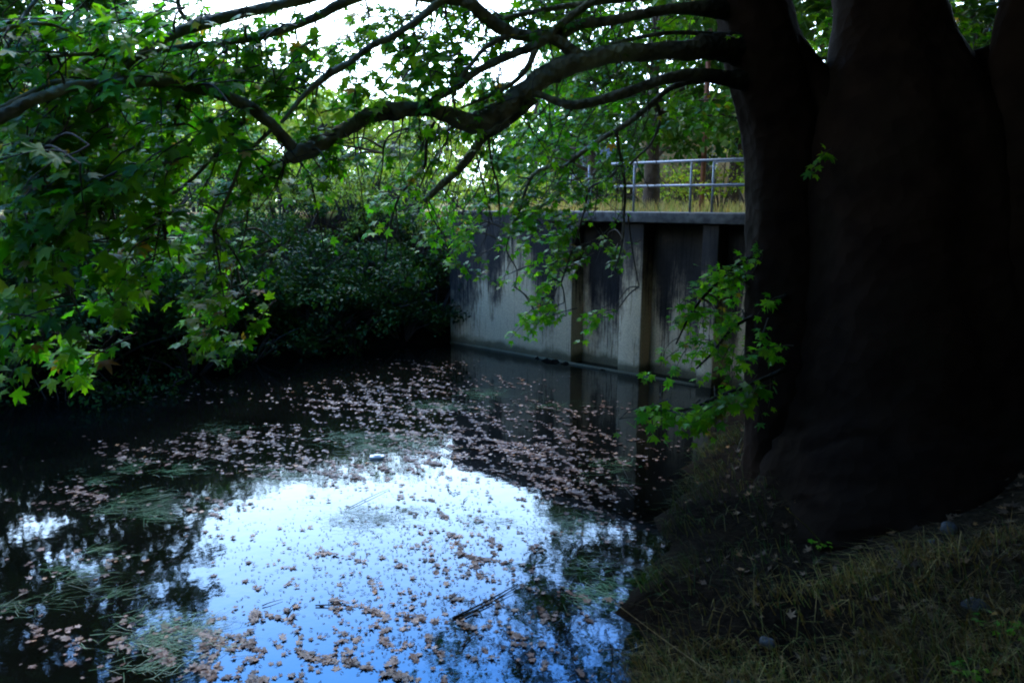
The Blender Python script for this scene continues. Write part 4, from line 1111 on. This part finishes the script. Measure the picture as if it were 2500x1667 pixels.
# ------------------------------------------------------------------ the near bank
def bank_blades(mb, n, x0, x1, y0, y1, L0, L1, w_, lean=(-.35, .1), cond=None, spread=.35):
    X_ = rng.uniform(x0, x1, n); Y_ = rng.uniform(y0, y1, n)
    sdv = sdist(X_, Y_); z = ground_z(X_, Y_)
    nz_ = np.sin(X_ * 3.1 + np.sin(Y_ * 2.3) * 2) + np.sin(Y_ * 4.1 + X_)
    for x, y, zz, s_, q in zip(X_, Y_, z, sdv, nz_):
        if s_ < .02 or q < rng.uniform(-2.2, .6): continue
        if cond and not cond(x, y): continue
        L_ = rng.uniform(L0, L1); t = rng.uniform(0, 2 * pi)
        side = np.array([cos(t), sin(t), 0]) * w_
        d = np.array([lean[0] + rng.normal(0, spread), lean[1] + rng.normal(0, spread), 1.0]); d /= np.linalg.norm(d)
        p0 = np.array([x, y, zz - .01]); p1 = p0 + d * L_ * .55; d2 = d + np.array([d[0] * 1.1, d[1] * 1.1, -.75 - rng.uniform(0, .5)]); d2 /= np.linalg.norm(d2)
        p2 = p1 + d2 * L_ * .5
        mb.add([p0 - side, p0 + side, p1 + side * .8, p1 - side * .8, p2], T=[(3, 2, 4)], Q=[(0, 1, 2, 3)])
nt_trunk = lambda x, y: (x - tb[0]) ** 2 + (y - tb[1]) ** 2 > 1.3
mb = MB(); bank_blades(mb, 9000, .4, 6.5, 2.0, 12, .10, .34, .004, cond=nt_trunk)
bank_blades(mb, 6000, .3, 4.5, 2.6, 11, .14, .42, .004, lean=(-.7, .1), cond=lambda x, y: float(sdist(np.array(x), np.array(y))) < .55)
o = mb.build("grass", M_GRASS); tag(o, "sparse dark grass growing on the shaded near bank", "grass", kind="stuff")
mb = MB(); bank_blades(mb, 13000, .5, 4.8, 1.8, 5.6, .12, .42, .0035, spread=.5)
o = mb.build("dry_grass", M_STRAW); tag(o, "dry yellowed grass at the lower right corner", "grass", kind="stuff")
# leaf litter
n = 5200
X_ = rng.uniform(.3, 7, n); Y_ = rng.uniform(1.8, 11, n) ; s_ = sdist(X_, Y_); z = ground_z(X_, Y_)
k_ = (s_ > .02) & (rng.uniform(size=n) < np.clip((z - .15) / .8, .06, 1))
pos = np.column_stack([X_, Y_, z + rng.uniform(.005, .03, n)])[k_]; n = len(pos)
Rm = frames(rng.normal(0, .35, (n, 3)) + [-.2, 0, 1], rng.normal(0, 1, (n, 3)))
mb = MB(); scatter(mb, FT[1], pos, Rm, rng.uniform(.03, .075, n)); o = mb.build("leaf_litter", M_LITTER)
tag(o, "brown leaf litter covering the near bank", "leaf litter", kind="stuff")
# stones
def stone(px, py, z, r, lab):
    g = G(px, py, z); g[2] = float(ground_z(np.array(g[0]), np.array(g[1]))) + r * .25
    th = rng.uniform(0, 6, 6)
    V, Q_, T_ = [], [], []
    m_, k_ = 7, 12
    for a in range(m_):
        ph = pi * (a + .5) / m_
        for b_ in range(k_):
            t = 2 * pi * b_ / k_
            rr = r * (1 + .14 * sin(2 * t + th[0]) + .1 * sin(3 * ph + th[1]) + .08 * sin(4 * t + 2 * ph + th[2]))
            V.append(g + [rr * sin(ph) * cos(t) * 1.2, rr * sin(ph) * sin(t), rr * cos(ph) * .65])
    for a in range(m_ - 1):
        for b_ in range(k_): Q_.append((a*k_+b_, (a+1)*k_+b_, (a+1)*k_+(b_+1)%k_, a*k_+(b_+1)%k_))
    V += [g + [0, 0, r * .65], g - [0, 0, r * .65]]
    for b_ in range(k_): T_ += [(m_*k_, b_, (b_+1)%k_), (m_*k_+1, (m_-1)*k_+(b_+1)%k_, (m_-1)*k_+b_)]
    mb = MB(); mb.add(V, T=T_, Q=Q_); o = mb.build("stone", M_STONE, None, True); tag(o, lab, "stone", "stones on the near bank")
stone(2328, 1192, 1.2, .07, "pale rounded stone at the foot of the big trunk")
stone(1880, 1490, .6, .055, "grey stone half sunk in grass near the water's edge")
stone(2400, 1345, 1.2, .07, "mossy grey stone under the grass tussock at the right")
stone(1810, 1575, .6, .06, "dull stone lowest on the slope above the water")
stone(2290, 1270, 1.0, .045, "small grey stone below the pale rounded one")
# tall dry stalks with seed heads
SK = [((2240, 1640), (2060, 1440)), ((2290, 1600), (2240, 1430)), ((2285, 1560), (2270, 1400)), ((2210, 1620), (2130, 1480)), ((2430, 1660), (2490, 1500)), ((2460, 1530), (2390, 1440)),
      ((2010, 1650), (1960, 1520)), ((2350, 1620), (2360, 1520)), ((2180, 1660), (2110, 1550)), ((2015, 1335), (1930, 1250)), ((2500, 1540), (2420, 1480)), ((2120, 1650), (2020, 1500))]
SKL = ["tallest dry stalk, slanting up left in the middle of the lower right grass", "upright dry stalk just right of the tallest slanting one", "nearly vertical dry stalk, rightmost of the close pair",
       "shorter dry stalk leaning left below the tallest one", "dry stalk leaning right at the right edge of the picture", "thin dry stalk above the bright green corner plant", "low dry stalk at the bottom, leftmost of all the stalks",
       "short upright dry stalk left of the bright green corner plant", "dry stalk rising from the bottom edge, leaning left", "lone dry stalk on the dark slope below the trunk", "dry stalk at the right border leaning left over the green plant", "long dry stalk from the bottom edge, second from the left"]
for k, ((x0, y0), (x1, y1)) in enumerate(SK):
    g = G(x0, y0, 1.2)
    for _ in range(6): g = G(x0, y0, float(ground_z(np.array(g[0]), np.array(g[1]))))
    dd_ = proj(g)[2]; e = P(x1, y1, dd_ - .15)
    t = empty("seed_stalk", tuple(g), SKL[k], "grass stalk", "dry seed stalks on the near bank")
    mb = MB(); mb.tube(catmull([g, (g + e) / 2 + [0, 0, .02], e], 4), np.linspace(.0035, .0018, 9), 4); mb.build("stem", M_STRAW, t, True)
    hd = MB(); d = (e - g) / np.linalg.norm(e - g)
    for q_ in range(14):
        p0 = e + d * (q_ / 14 * .09 - .02); s_ = rng.normal(0, 1, 3) * .006
        hd.add([p0, p0 + s_ + d * .012, p0 + d * .028 - s_ * .3], T=[(0, 1, 2)])
    hd.build("seed_head", M_STRAW, t)
# small green plants
def herb(px, py, z, r, n, lab):
    g = G(px, py, z)
    for _ in range(6): g = G(px, py, float(ground_z(np.array(g[0]), np.array(g[1]))))
    t = empty("broadleaf_plant", tuple(g), lab, "plant", "green plants on the near bank")
    st = MB(); P_ = []
    for k in range(n):
        a = rng.uniform(0, 2 * pi); e = g + [cos(a) * r * rng.uniform(.2, 1), sin(a) * r * rng.uniform(.2, 1), r * rng.uniform(.3, .9)]
        st.tube([g, (g + e) / 2 + [0, 0, .02], e], [.003, .003, .002], 4, cap=False); P_.append(e)
    P_ = np.array(P_)
    st.build("stem", M_GRASS, t, True)
    for k in range(n):
        m_ = MB(); scatter(m_, LEAF_C, P_[k:k+1], frames(rng.normal(0, .3, (1, 3)) + [0, 0, 1], P_[k:k+1] - g), np.array([rng.uniform(.03, .05)])); m_.build("leaf", M_LEAF, t)
herb(2440, 1560, 1.3, .16, 26, "bright green leafy plant at the lower right corner")
herb(2360, 1655, 1.3, .12, 14, "green plant at the very bottom edge right of the dry stalks")
herb(2000, 1345, .9, .12, 10, "small green seedling clump on the dark slope")

# dry grass and scrub on the field behind the wall
mb = MB()
n = 16000
U_ = rng.uniform(-3, 12, n); Q_ = rng.uniform(1.15, 22, n) ** 1.0
p = WA[None] + WU[None] * U_[:, None] - WN[None] * Q_[:, None]
zz = ground_z(p[:, 0], p[:, 1])
L_ = rng.uniform(.15, .42, n); t = rng.uniform(0, 2 * pi, n)
base = np.column_stack([p[:, 0], p[:, 1], zz])
side = np.column_stack([np.cos(t), np.sin(t), np.zeros(n)]) * .012
tip = base + np.column_stack([rng.normal(0, .1, n), rng.normal(0, .1, n), L_])
V = np.stack([base - side, base + side, tip], 1).reshape(-1, 3)
mb.add(V, T=np.arange(3 * n).reshape(-1, 3))
o = mb.build("field_grass", M_DRYGRASS); tag(o, "straw coloured field grass behind the concrete wall", "grass", kind="stuff")
